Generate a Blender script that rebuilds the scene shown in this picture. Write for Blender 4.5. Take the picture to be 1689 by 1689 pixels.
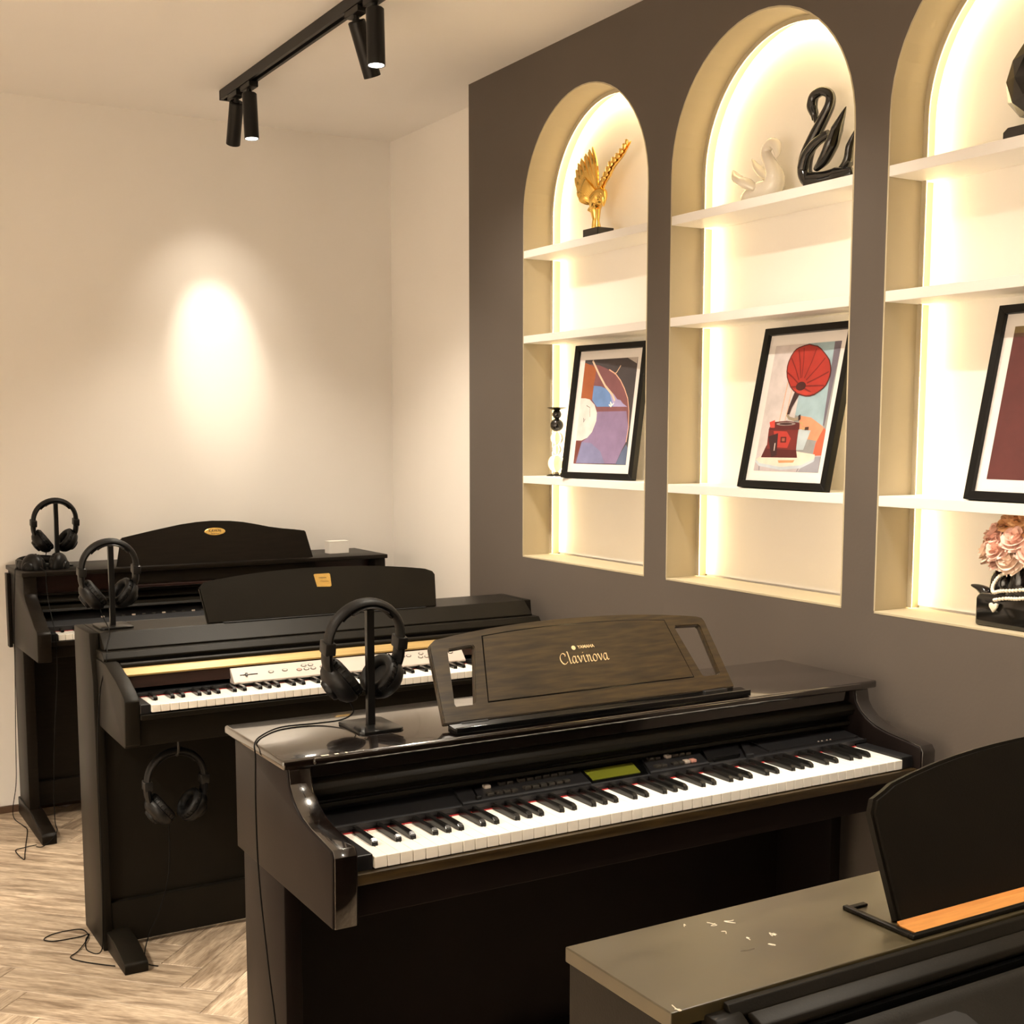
import bpy, bmesh, math, random
from mathutils import Vector, Matrix, noise
R = math.radians
random.seed(7)
for o in list(bpy.data.objects): bpy.data.objects.remove(o)
scene = bpy.context.scene
COL = scene.collection

# ------------------------------------------------------------------ camera
CAMH = 1.405
cam_d = bpy.data.cameras.new('camera'); cam = bpy.data.objects.new('camera', cam_d); COL.objects.link(cam)
cam_d.sensor_width = 36.0; cam_d.sensor_fit = 'HORIZONTAL'
cam_d.lens = 2102.96 / 1689 * 36
cam_d.shift_y = 106.45 / 1689
cam_d.clip_start = 0.05
cam.matrix_world = Matrix.Translation((0, 0, CAMH)) @ Matrix.Rotation(-0.5363, 4, 'Z') @ Matrix.Rotation(math.pi/2 - 0.1121, 4, 'X') @ Matrix.Rotation(0.0009, 4, 'Z')
scene.camera = cam

# ------------------------------------------------------------------ world, exposure
w = bpy.data.worlds.new('world'); scene.world = w; w.use_nodes = True
w.node_tree.nodes['Background'].inputs[0].default_value = (1, .86, .68, 1)
w.node_tree.nodes['Background'].inputs[1].default_value = 0.02
scene.view_settings.view_transform = 'Standard'
scene.view_settings.look = 'None'
scene.view_settings.gamma = 1
scene.view_settings.use_curve_mapping = False
scene.view_settings.exposure = 0.28
WARM = (1.0, 0.89, 0.73)
LED_STRENGTH = 20.0
# spotlights: (name label, x, y, tilt towards +X deg, tilt towards +Y deg, watts, cone deg, blend)
SPOTS = [
    ('black cylinder spotlight at the far end of the track, tilted at the white wall', 1.50, 4.375, 6, 34.5, 36, 32, 1.0),
    ('black cylinder spotlight with a lit face, second from the far end of the track', 1.50, 4.245, 1, -3, 85, 112, .9),
    ('black cylinder spotlight tilted sideways, half hidden behind its straight neighbour', 1.50, 3.365, 24, 12, 36, 100, .9),
    ('black cylinder spotlight pointing straight down in front of the tilted one', 1.50, 3.243, 0, -2, 100, 95, .8),
    ('black cylinder spotlight tilted at the middle arch, on the near half of the ceiling track', 1.50, 2.25, 22, 4, 34, 100, .9),
    ('black cylinder spotlight pointing straight down over the lettered piano', 1.50, 2.12, 0, -4, 92, 95, .8),
    ('black cylinder spotlight tilted at the right arch, on the near half of the ceiling track', 1.50, 1.30, 22, 4, 34, 100, .9),
    ('black cylinder spotlight pointing straight down over the nearest piano', 1.50, 1.17, 0, 0, 60, 95, .8),
    ('black cylinder spotlight at the near end of the ceiling track', 1.50, 0.25, 0, 0, 60, 115, .9),
]
FILL_SPOTS = [(-.75, 3.9, -6, -6, 150), (-.75, 2.6, 6, 0, 245), (-.75, 1.3, -32, 0, 490), (-.75, 0.1, -32, 0, 490), (-.75, -1.0, -32, 0, 370)]  # unseen lamps added to fill the room, mostly by bounce off the left wall

# ------------------------------------------------------------------ helpers
def put(o, parent=None):
    COL.objects.link(o)
    if parent is not None: o.parent = parent
    return o
def wl(o):
    v = Vector(o.location)
    p = o.parent
    while p is not None:
        v = v + Vector(p.location); p = p.parent
    return v
def thing(name, label, cat, loc, group=None, rot=None):
    o = bpy.data.objects.new(name, None); COL.objects.link(o); o.location = loc
    o.empty_display_size = .05
    if rot: o.rotation_euler = rot
    o['label'] = label; o['category'] = cat
    if group: o['group'] = group
    return o
def tag(o, label, cat, group=None):
    o['label'] = label; o['category'] = cat
    if group: o['group'] = group
    return o
def obj(name, bm, m, parent=None, local=False, smooth=None, loc=None, label=None):
    """mesh object from a bmesh in world coordinates (local=True: in the parent's coordinates)"""
    me = bpy.data.meshes.new(name)
    if parent is not None and not local: bmesh.ops.translate(bm, verts=bm.verts, vec=-wl(parent))
    off = None
    if parent is None and not local:
        if loc is None:
            xs = [v.co for v in bm.verts]
            loc = Vector((sum(v.x for v in xs)/len(xs), sum(v.y for v in xs)/len(xs), min(v.z for v in xs)))
        off = Vector(loc)
        bmesh.ops.translate(bm, verts=bm.verts, vec=-off)
    bmesh.ops.recalc_face_normals(bm, faces=bm.faces)
    if smooth is not None:
        for f in bm.faces: f.smooth = True
        for e in bm.edges:
            if len(e.link_faces) == 2 and e.calc_face_angle(0) > R(smooth): e.smooth = False
    bm.to_mesh(me); bm.free()
    for mm in (m if isinstance(m, (list, tuple)) else [m]): me.materials.append(mm)
    o = bpy.data.objects.new(name, me); put(o, parent)
    if off is not None: o.location = off
    if label: o['label'] = label
    return o
def BM(): return bmesh.new()
def box(bm, x0, x1, y0, y1, z0, z1, bev=0, seg=2):
    b = bmesh.new()
    vs = [b.verts.new(p) for p in ((x0,y0,z0),(x1,y0,z0),(x1,y1,z0),(x0,y1,z0),(x0,y0,z1),(x1,y0,z1),(x1,y1,z1),(x0,y1,z1))]
    for q in ((3,2,1,0),(4,5,6,7),(0,1,5,4),(1,2,6,5),(2,3,7,6),(3,0,4,7)): b.faces.new([vs[i] for i in q])
    if bev: bmesh.ops.bevel(b, geom=list(b.edges), offset=bev, segments=seg, affect='EDGES', profile=.5)
    merge(bm, b); return bm
def merge(bm, b, M=None):
    me = bpy.data.meshes.new('tmp'); 
    if M is not None: bmesh.ops.transform(b, matrix=M, verts=b.verts)
    b.to_mesh(me); b.free(); bm.from_mesh(me); bpy.data.meshes.remove(me)
def prism(bm, prof, lo, hi, axis='X', bev=0, seg=2, mi=None):
    """extrude a closed 2-D profile; axis X: (y,z), axis Y: (x,z), axis Z: (x,y)"""
    f = {'X': lambda a, b, t: (t, a, b), 'Y': lambda a, b, t: (a, t, b), 'Z': lambda a, b, t: (a, b, t)}[axis]
    b = bmesh.new()
    A = [b.verts.new(f(p[0], p[1], lo)) for p in prof]; B = [b.verts.new(f(p[0], p[1], hi)) for p in prof]
    n = len(prof)
    b.faces.new(A); b.faces.new(B[::-1])
    for i in range(n): b.faces.new((A[i], B[i], B[(i+1) % n], A[(i+1) % n]))
    bmesh.ops.recalc_face_normals(b, faces=b.faces)
    if bev: bmesh.ops.bevel(b, geom=[e for e in b.edges if e.calc_face_angle(0) > R(25)], offset=bev, segments=seg, affect='EDGES', profile=.5, clamp_overlap=True)
    merge(bm, b); return bm
def catmull(pts, n=6, closed=False):
    P = [Vector(p) for p in pts]; out = []
    N = len(P)
    for i in range(N if closed else N-1):
        g = lambda k: P[k % N] if closed else P[max(0, min(N-1, k))]
        a, b, c, d = g(i-1), g(i), g(i+1), g(i+2)
        for k in range(n):
            t = k/n
            out.append(.5*((2*b) + (c-a)*t + (2*a-5*b+4*c-d)*t*t + (3*b-a-3*c+d)*t*t*t))
    if not closed: out.append(P[-1].copy())
    return out
def tube(bm, pts, r, seg=8, up=(0,0,1), closed=False, flat=1.0, caps=True):
    """tube along points; r a number or one radius per point; flat scales the section along the side vector"""
    b = bmesh.new(); P = [Vector(p) for p in pts]; N = len(P); rings = []
    prev = None
    for i in range(N):
        if closed: t = P[(i+1) % N]-P[i-1]
        else: t = P[min(N-1, i+1)]-P[max(0, i-1)]
        t.normalize()
        if prev is None:
            u = Vector(up); u = u - t*u.dot(t)
            if u.length < 1e-4: u = Vector((1, 0, 0)); u = u-t*u.dot(t)
        else:
            u = prev - t*prev.dot(t)
        u.normalize(); prev = u
        s = t.cross(u)
        rr = r[i] if isinstance(r, (list, tuple)) else r
        fl = flat[i] if isinstance(flat, (list, tuple)) else flat
        rings.append([b.verts.new(P[i] + (u*math.cos(2*math.pi*k/seg) + s*fl*math.sin(2*math.pi*k/seg))*rr) for k in range(seg)])
    for i in range(N if closed else N-1):
        A, B = rings[i], rings[(i+1) % N]
        for k in range(seg): b.faces.new((A[k], A[(k+1) % seg], B[(k+1) % seg], B[k]))
    if caps and not closed:
        b.faces.new(rings[0][::-1]); b.faces.new(rings[-1])
    merge(bm, b); return bm
def lathe(bm, prof, M=None, seg=24, closed=False):
    """profile of (radius, height) revolved about Z, then moved by M"""
    b = bmesh.new(); rings = []
    for r, z in prof:
        if r < 1e-6: rings.append([b.verts.new((0, 0, z))])
        else: rings.append([b.verts.new((r*math.cos(2*math.pi*k/seg), r*math.sin(2*math.pi*k/seg), z)) for k in range(seg)])
    pr = list(zip(rings, rings[1:]))
    if closed: pr.append((rings[-1], rings[0]))
    for A, B in pr:
        for k in range(seg):
            k2 = (k+1) % seg
            if len(A) == 1 and len(B) == 1: continue
            if len(A) == 1: b.faces.new((A[0], B[k2], B[k]))
            elif len(B) == 1: b.faces.new((A[k], A[k2], B[0]))
            else: b.faces.new((A[k], A[k2], B[k2], B[k]))
    merge(bm, b, M); return bm
def ball(bm, c, rx, ry=None, rz=None, u=16, v=10, M=None):
    ry = ry or rx; rz = rz or rx
    b = bmesh.new(); bmesh.ops.create_uvsphere(b, u_segments=u, v_segments=v, radius=1)
    T = Matrix.Translation(c) @ (M or Matrix()) @ Matrix.Diagonal((rx, ry, rz, 1))
    merge(bm, b, T); return bm
def frame_from(origin, z, x=None):
    z = Vector(z).normalized(); x = Vector(x) if x else Vector((1, 0, 0))
    if abs(z.dot(x)) > .95: x = Vector((0, 1, 0))
    x = (x-z*z.dot(x)).normalized(); y = z.cross(x)
    return Matrix.Translation(origin) @ Matrix(((x.x, y.x, z.x, 0), (x.y, y.y, z.y, 0), (x.z, y.z, z.z, 0), (0, 0, 0, 1)))
def copy_tree(o, parent=None):
    c = o.copy(); COL.objects.link(c); c.parent = parent
    for ch in list(o.children): copy_tree(ch, c)
    return c

# ------------------------------------------------------------------ materials
def mat(name, col, rough=.5, metal=0, var=0, vscale=8, stretch=(1,1,1), bump=0, bscale=60, coat=0, coat_rough=.1, spec=.5, emit=None, estr=0, rvar=0, col2=None, trans=0, ior=1.5, detail=4, coords='Object'):
    m = bpy.data.materials.new(name); m.use_nodes = True
    nt = m.node_tree; p = nt.nodes['Principled BSDF']
    c = (*col, 1)
    p.inputs['Base Color'].default_value = c; p.inputs['Roughness'].default_value = rough
    p.inputs['Metallic'].default_value = metal; p.inputs['Specular IOR Level'].default_value = spec
    p.inputs['Coat Weight'].default_value = coat; p.inputs['Coat Roughness'].default_value = coat_rough
    p.inputs['Transmission Weight'].default_value = trans; p.inputs['IOR'].default_value = ior
    if emit:
        p.inputs['Emission Color'].default_value = (*emit, 1); p.inputs['Emission Strength'].default_value = estr
    if var or bump or rvar or col2:
        tc = nt.nodes.new('ShaderNodeTexCoord'); mp = nt.nodes.new('ShaderNodeMapping'); mp.inputs['Scale'].default_value = stretch
        nt.links.new(tc.outputs[coords], mp.inputs[0])
        n = nt.nodes.new('ShaderNodeTexNoise'); n.inputs['Scale'].default_value = vscale; n.inputs['Detail'].default_value = detail
        nt.links.new(mp.outputs[0], n.inputs['Vector'])
        if var or col2:
            mx = nt.nodes.new('ShaderNodeMix'); mx.data_type = 'RGBA'
            rp = nt.nodes.new('ShaderNodeMapRange'); rp.inputs[1].default_value = .32; rp.inputs[2].default_value = .68
            nt.links.new(n.outputs[0], rp.inputs[0]); nt.links.new(rp.outputs[0], mx.inputs[0])
            a = tuple(max(0, x*(1-var)) for x in col); b2 = col2 or tuple(min(1, x*(1+var)) for x in col)
            mx.inputs[6].default_value = (*a, 1); mx.inputs[7].default_value = (*b2, 1)
            nt.links.new(mx.outputs[2], p.inputs['Base Color'])
        if rvar:
            rr = nt.nodes.new('ShaderNodeMapRange'); rr.inputs[1].default_value = .3; rr.inputs[2].default_value = .7
            rr.inputs[3].default_value = max(.02, rough-rvar); rr.inputs[4].default_value = rough+rvar
            nt.links.new(n.outputs[0], rr.inputs[0]); nt.links.new(rr.outputs[0], p.inputs['Roughness'])
        if bump:
            n2 = nt.nodes.new('ShaderNodeTexNoise'); n2.inputs['Scale'].default_value = bscale; n2.inputs['Detail'].default_value = 3
            nt.links.new(mp.outputs[0], n2.inputs['Vector'])
            bp = nt.nodes.new('ShaderNodeBump'); bp.inputs['Strength'].default_value = bump; bp.inputs['Distance'].default_value = .002
            nt.links.new(n2.outputs[0], bp.inputs['Height']); nt.links.new(bp.outputs[0], p.inputs['Normal'])
    return m
M = {}
M['wall'] = mat('white_paint', (.86, .82, .77), .75, var=.03, vscale=1.2, bump=.08, bscale=90)
M['ceil'] = mat('ceiling_paint', (.88, .85, .82), .85, var=.02, vscale=1)
M['grey'] = mat('grey_paint', (.092, .074, .061), .7, var=.05, vscale=2, bump=.12, bscale=120)
M['cream'] = mat('niche_paint_dimmed', (.47, .40, .27), .7, var=.03, vscale=3, bump=.08, bscale=90)  # pale interior paint with the jambs' dimmer, yellower light worked into its colour
M['shelf'] = mat('shelf_white', (.82, .79, .76), .45)
M['base'] = mat('baseboard_brown', (.10, .055, .03), .5)
M['led'] = mat('led_glow', (1, .9, .7), .5, emit=(1.0, .79, .43), estr=LED_STRENGTH)
M['ledback'] = mat('led_tape', (.45, .39, .27), .6)
M['lampblack'] = mat('lamp_black', (.0045, .004, .0038), .38, spec=.3)
M['lens'] = mat('lamp_lens', (1, 1, 1), .3, emit=(1, .93, .82), estr=14)
M['rose'] = mat('dark_rosewood', (.0045, .0026, .002), .18, var=.4, vscale=14, stretch=(1.2, 14, 14), coat=1.0, coat_rough=.05, rvar=.04)
M['rose'].node_tree.nodes['Principled BSDF'].inputs['Coat IOR'].default_value = 1.9
M['roseside'] = mat('dark_rosewood_side', (.0075, .0050, .0044), .40, var=.15, vscale=10, bump=.05, bscale=300, spec=0.1)
M['rosewood'] = mat('rest_wood', (.030, .0185, .0062), .32, var=.55, vscale=9, stretch=(1.5, 14, 14), coat=.2, coat_rough=.25)
M['satin'] = mat('black_satin', (.0088, .0072, .0050), .42, var=.1, vscale=12, bump=.1, bscale=350, spec=.12)
M['kawai'] = mat('dark_walnut_black', (.0090, .0066, .0046), .38, var=.25, vscale=10, stretch=(1.2, 10, 10), bump=.05, bscale=300, spec=.12)
M['kawaired'] = mat('dark_mahogany', (.016, .005, .0032), .36, var=.3, vscale=10, stretch=(1.2, 10, 10), spec=.4)
M['dusty'] = mat('worn_black_satin', (.046, .035, .0145), .34, var=.4, vscale=5, stretch=(1, 2.5, 2.5), coat=.45, coat_rough=.32, rvar=.09)
M['black'] = mat('black_plastic', (.008, .008, .009), .4)
M['panel'] = mat('panel_charcoal', (.016, .016, .018), .45, bump=.05, bscale=500)
M['gloss'] = mat('black_gloss', (.004, .004, .004), .12)
M['felt'] = mat('red_felt', (.42, .02, .02), .9)
M['ivory'] = mat('white_key', (.86, .83, .76), .22)
M['ebony'] = mat('black_key', (.008, .0075, .007), .22)
M['gold'] = mat('gold_strip', (.40, .265, .095), .42, metal=.35, var=.12, vscale=8, stretch=(1, 12, 12))
M['badge'] = mat('brass', (.90, .62, .22), .22, metal=.9)
M['goldstat'] = mat('polished_gold', (.95, .62, .17), .16, metal=1.0)
M['ink'] = mat('gold_lettering', (.80, .60, .34), .4, metal=.3)
M['darkink'] = mat('dark_lettering', (.08, .05, .02), .5)
M['silver'] = mat('control_silver', (.54, .465, .415), .38, metal=.1)
M['lcd'] = mat('lcd_olive', (.20, .22, .022), .35)
M['darklcd'] = mat('lcd_dark', (.012, .014, .016), .2)
M['btn'] = mat('button_black_lit', (.040, .036, .031), .35)  # black buttons, the light caught by their tops lifted into the colour
M['btnw'] = mat('button_grey', (.55, .48, .42), .45)
M['btnr'] = mat('button_rose', (.62, .30, .24), .45)
M['orange'] = mat('bare_wood', (.58, .24, .05), .55, var=.1, vscale=20, stretch=(1, 8, 8))
M['hp'] = mat('headphone_black', (.0035, .0032, .0032), .40, spec=.25)
M['hppad'] = mat('leatherette', (.0042, .0038, .0036), .5, bump=.15, bscale=400, spec=.25)
M['hpgrey'] = mat('headphone_grey', (.010, .0095, .009), .38, spec=.3)
M['stand'] = mat('stand_black', (.0075, .007, .0065), .30, metal=.2)
M['cable'] = mat('cable_black', (.003, .003, .003), .5, spec=.12)
M['paper'] = mat('white_card', (.82, .78, .72), .6)
M['mat'] = mat('picture_mount', (.80, .76, .74), .55)
M['frame'] = mat('frame_black', (.0045, .0042, .004), .40, spec=.25)
M['white_cer'] = mat('white_ceramic', (.80, .74, .64), .15, coat=.5)
M['black_cer'] = mat('black_ceramic', (.006, .0055, .005), .10, coat=.6)
M['glass'] = mat('clear_glass', (1, 1, 1), .02, trans=1, ior=1.48)
M['pearl'] = mat('pearl', (.85, .76, .62), .25, coat=.5)
M['stem'] = mat('stem_green', (.10, .16, .05), .6)
M['scuff'] = mat('paint_scuff', (.75, .70, .58), .6)

def plank_material():
    m = bpy.data.materials.new('oak_plank'); m.use_nodes = True; nt = m.node_tree; p = nt.nodes['Principled BSDF']; L = nt.links.new
    tc = nt.nodes.new('ShaderNodeTexCoord'); oi = nt.nodes.new('ShaderNodeObjectInfo'); gm = nt.nodes.new('ShaderNodeNewGeometry')
    ad = nt.nodes.new('ShaderNodeMath'); ad.operation = 'ADD'; L(oi.outputs['Random'], ad.inputs[0]); L(gm.outputs['Random Per Island'], ad.inputs[1])
    ml = nt.nodes.new('ShaderNodeMath'); ml.operation = 'MULTIPLY'; ml.inputs[1].default_value = 37; L(ad.outputs[0], ml.inputs[0])
    cx = nt.nodes.new('ShaderNodeCombineXYZ'); L(ml.outputs[0], cx.inputs[0]); L(ml.outputs[0], cx.inputs[2])
    va = nt.nodes.new('ShaderNodeVectorMath'); va.operation = 'ADD'; L(tc.outputs['Object'], va.inputs[0]); L(cx.outputs[0], va.inputs[1])
    mp = nt.nodes.new('ShaderNodeMapping'); mp.inputs['Scale'].default_value = (2.2, 16, 16); L(va.outputs[0], mp.inputs[0])
    n1 = nt.nodes.new('ShaderNodeTexNoise'); n1.inputs['Scale'].default_value = 2.2; n1.inputs['Detail'].default_value = 6; n1.inputs['Distortion'].default_value = .8; L(mp.outputs[0], n1.inputs['Vector'])
    n2 = nt.nodes.new('ShaderNodeTexNoise'); n2.inputs['Scale'].default_value = 14; n2.inputs['Detail'].default_value = 4; L(mp.outputs[0], n2.inputs['Vector'])
    rp = nt.nodes.new('ShaderNodeValToRGB'); e = rp.color_ramp.elements
    e[0].position = .3; e[0].color = (.25, .18, .12, 1); e[1].position = .68; e[1].color = (.64, .515, .38, 1)
    L(n1.outputs[0], rp.inputs[0])
    mx = nt.nodes.new('ShaderNodeMix'); mx.data_type = 'RGBA'; mx.blend_type = 'MULTIPLY'; mx.inputs[0].default_value = .55; L(rp.outputs[0], mx.inputs[6])
    r2 = nt.nodes.new('ShaderNodeValToRGB'); r2.color_ramp.elements[0].position = .35; r2.color_ramp.elements[0].color = (.42, .36, .31, 1); r2.color_ramp.elements[1].position = .6; r2.color_ramp.elements[1].color = (1, 1, 1, 1)
    L(n2.outputs[0], r2.inputs[0]); L(r2.outputs[0], mx.inputs[7])
    hv = nt.nodes.new('ShaderNodeHueSaturation'); mr = nt.nodes.new('ShaderNodeMapRange'); mr.inputs[3].default_value = .82; mr.inputs[4].default_value = 1.15
    fr = nt.nodes.new('ShaderNodeMath'); fr.operation = 'FRACT'; L(ad.outputs[0], fr.inputs[0]); L(fr.outputs[0], mr.inputs[0]); L(mr.outputs[0], hv.inputs['Value']); L(mx.outputs[2], hv.inputs['Color'])
    L(hv.outputs[0], p.inputs['Base Color']); p.inputs['Roughness'].default_value = .48
    bp = nt.nodes.new('ShaderNodeBump'); bp.inputs['Strength'].default_value = .25; bp.inputs['Distance'].default_value = .0015; L(n2.outputs[0], bp.inputs['Height']); L(bp.outputs[0], p.inputs['Normal'])
    return m
M['plank'] = plank_material()

# ------------------------------------------------------------------ room
XL, XR, YF, YB, ZC = -2.2, 2.342, -1.6, 4.93, 2.597
XG, YG = 2.196, 3.99            # face and far end of the grey niche wall
def struct(name, bm, m, parent=None, **k):
    o = obj(name, bm, m, parent, **k)
    if parent is None: o['kind'] = 'structure'
    return o
floor = struct('floor', box(BM(), XL, XR, YF, YB, -.06, -.012), M['base'], loc=(0, 0, -.06))
def clip(poly, x0, x1, y0, y1):
    for a, s, v in ((0, 1, x0), (0, -1, x1), (1, 1, y0), (1, -1, y1)):
        out = []
        for i in range(len(poly)):
            p, q = poly[i-1], poly[i]
            dp, dq = s*(p[a]-v), s*(q[a]-v)
            if (dp >= 0) != (dq >= 0):
                t = dp/(dp-dq); out.append((p[0]+(q[0]-p[0])*t, p[1]+(q[1]-p[1])*t))
            if dq >= 0: out.append(q)
        poly = out
        if len(poly) < 3: return []
    return poly
def plank_bm(bm, poly, tops=True):
    c = (sum(p[0] for p in poly)/len(poly), sum(p[1] for p in poly)/len(poly)); n = len(poly)
    def inset(p, d):
        v = Vector((p[0]-c[0], p[1]-c[1])); return (p[0]-math.copysign(min(d, abs(v.x)), v.x), p[1]-math.copysign(min(d, abs(v.y)), v.y))
    q = [inset(p, .0006) for p in poly]; t = [inset(p, .002) for p in poly]
    A = [bm.verts.new((*p, -.012)) for p in q]; B = [bm.verts.new((*p, -.0012)) for p in q]; C = [bm.verts.new((*p, 0)) for p in t]
    for i in range(n):
        j = (i+1) % n
        bm.faces.new((A[i], A[j], B[j], B[i])); bm.faces.new((B[i], B[j], C[j], C[i]))
    bm.faces.new(C)
PL, PW = .60, .12
nn = 5
plank_me = None; rest_bm = BM(); npl = 0
c45 = math.sqrt(.5)
for k in range(-60, 90):
    for mth in range(-12, 13):
        for kind in (0, 1):
            u0, v0 = (k + nn*mth)*PW, (k - nn*mth)*PW
            if kind == 0: uc, vc = u0+PL/2, v0+PW/2
            else: uc, vc = u0+PW/2, v0+PW+PL/2
            x, y = (uc-vc)*c45+.1, (uc+vc)*c45-.03
            if x < XL-.4 or x > XR+.4 or y < YF-.4 or y > YB+.4: continue
            ang = R(45) if kind == 0 else R(135)
            ca, sa = math.cos(ang), math.sin(ang)
            poly = [(x+a*ca-b*sa, y+a*sa+b*ca) for a, b in ((-PL/2, -PW/2), (PL/2, -PW/2), (PL/2, PW/2), (-PL/2, PW/2))]
            pc = clip(poly, XL, XR, YF, YB)
            if not pc: continue
            ar = abs(sum(pc[i-1][0]*pc[i][1]-pc[i][0]*pc[i-1][1] for i in range(len(pc))))/2
            if ar < .002: continue
            whole = ar > PL*PW*.999
            vis = x > .05 and y > 1.3 and x/y < .62 and npl < 290
            loc_poly = [((px-x)*ca+(py-y)*sa, -(px-x)*sa+(py-y)*ca) for px, py in pc]
            if vis:
                npl += 1
                if whole and plank_me: o = bpy.data.objects.new('plank', plank_me)
                else:
                    b = BM(); plank_bm(b, loc_poly); me = bpy.data.meshes.new('plank'); bmesh.ops.recalc_face_normals(b, faces=b.faces); b.to_mesh(me); b.free(); me.materials.append(M['plank'])
                    o = bpy.data.objects.new('plank', me)
                    if whole: plank_me = me
                put(o, floor); o.location = (x, y, .06); o.rotation_euler = (0, 0, ang)
            else:
                plank_bm(rest_bm, pc)
ro = obj('planks', rest_bm, M['plank'], floor); ro['kind'] = 'stuff'

struct('ceiling', box(BM(), XL-.1, XR+.12, YF-.1, YB+.1, ZC, ZC+.1), M['ceil'])
struct('wall_back', box(BM(), XL-.1, XR+.12, YB, YB+.1, -.06, ZC), M['wall'])
struct('wall_right_side', box(BM(), XR, XR+.12, YF-.1, YB, -.06, ZC), M['wall'])
struct('wall_left', box(BM(), XL-.1, XL, YF-.1, YB, -.06, ZC), M['wall'])
struct('wall_front', box(BM(), XL, XR, YF-.1, YF, -.06, ZC), M['grey'])
struct('baseboard_back', box(BM(), XL, XR, YB-.012, YB, 0, .026, .002), M['base'])

# grey wall with arched niches
NICHES = [(2.949, 3.625), (2.170, 2.847), (1.393, 2.069)]
SILL, SPRING = 1.0, 2.102
ARC = 28
gb = BM()
X0, X1 = XG, XR
edges = [YG] + [v for n in NICHES for v in (n[1], n[0])] + [YF]
for i in range(0, len(edges), 2): box(gb, X0, X1, edges[i+1], edges[i], 0, ZC)
for a, b in NICHES:
    box(gb, X0, X1, a, b, 0, SILL-.006)
    cy, r = (a+b)/2, (b-a)/2
    pts = [(cy + r*math.cos(math.pi*i/ARC), SPRING + r*math.sin(math.pi*i/ARC)) for i in range(ARC+1)]
    for i in range(ARC):
        (y0, z0), (y1, z1) = pts[i], pts[i+1]
        prism(gb, [(y0, z0), (y1, z1), (y1, ZC), (y0, ZC)], X0, X1, 'X')
niche_wall = struct('wall_right', gb, M['grey'], loc=(XG, 1.2, 0))
for a, b in NICHES:
    cy, r = (a+b)/2, (b-a)/2; t = .004
    def arch(rr): return [(cy + rr*math.cos(math.pi*i/ARC), SPRING + rr*math.sin(math.pi*i/ARC)) for i in range(ARC+1)]
    lb = BM()
    out = [(b, SILL)] + arch(r) + [(a, SILL)]; inn = [(b-t, SILL)] + arch(r-t) + [(a+t, SILL)]
    for i in range(len(out)-1):
        prism(lb, [out[i], out[i+1], inn[i+1], inn[i]], XG-.0005, XR-.0005, 'X')
    obj('niche_lining', lb, M['cream'], niche_wall, smooth=30)
    obj('niche_sill', box(BM(), XG-.0008, XR-.012, a+.001, b-.001, SILL-.006, SILL, .001), M['cream'], niche_wall)
    bb = BM(); pts = [(b-t, SILL+.004)] + arch(r-t) + [(a+t, SILL+.004)]
    prism(bb, pts, XR-.005, XR-.0005, 'X'); obj('niche_back', bb, M['wall'], niche_wall)
SHELF_Z = [1.992, 1.720, 1.264]
which = ['left arch', 'middle arch', 'right arch']; rows = ['Upper', 'Middle', 'Lower']
below = [['under the golden eagle', 'under the black and white swans', 'under the black sculpture'],
         ['empty, above the record print', 'empty, above the gramophone print', 'empty, above the maroon print'],
         ['holding the record print', 'holding the gramophone print', 'holding the maroon print']]
for i, (a, b) in enumerate(NICHES):
    for j, z in enumerate(SHELF_Z):
        s = obj('wall_shelf', box(BM(), XG-.001, XR-.006, a+.0045, b-.0045, z-.024, z, .0012), M['shelf'])
        tag(s, 'white board shelf %s in the %s niche' % (below[j][i], which[i]), 'shelf', 'shelves in the arched niches')
# LED tape round each niche
for i, (a, b) in enumerate(NICHES):
    cy, r = (a+b)/2, (b-a)/2
    def ring(rr, n=40): return [(cy + rr*math.cos(math.pi*q/n), SPRING + rr*math.sin(math.pi*q/n)) for q in range(n+1)]
    root = thing('led_strip', 'glowing warm LED strip lining the back edge of the %s niche' % which[i], 'led strip', (XR-.02, b-.01, SILL), 'LED strips in the niches')
    off = lambda d: [(cy+r-.0045-d, SILL+.002)] + ring(r-.0045-d) + [(cy-r+.0045+d, SILL+.002)]
    P0, P1 = off(0), off(.012)
    tb = BM(); eb = BM()
    for k in range(len(P0)-1):
        prism(tb, [P0[k], P0[k+1], P1[k+1], P1[k]], XR-.044, XR-.0405, 'X')
        # emitting face from the channel lip back to the lining, turned towards the back wall
        eb.faces.new([eb.verts.new((x, q[0], q[1])) for x, q in ((XR-.040, P1[k]), (XR-.040, P1[k+1]), (XR-.033, P0[k+1]), (XR-.033, P0[k]))])
    obj('tape', tb, M['ledback'], root); obj('light_line', eb, M['led'], root)

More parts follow.
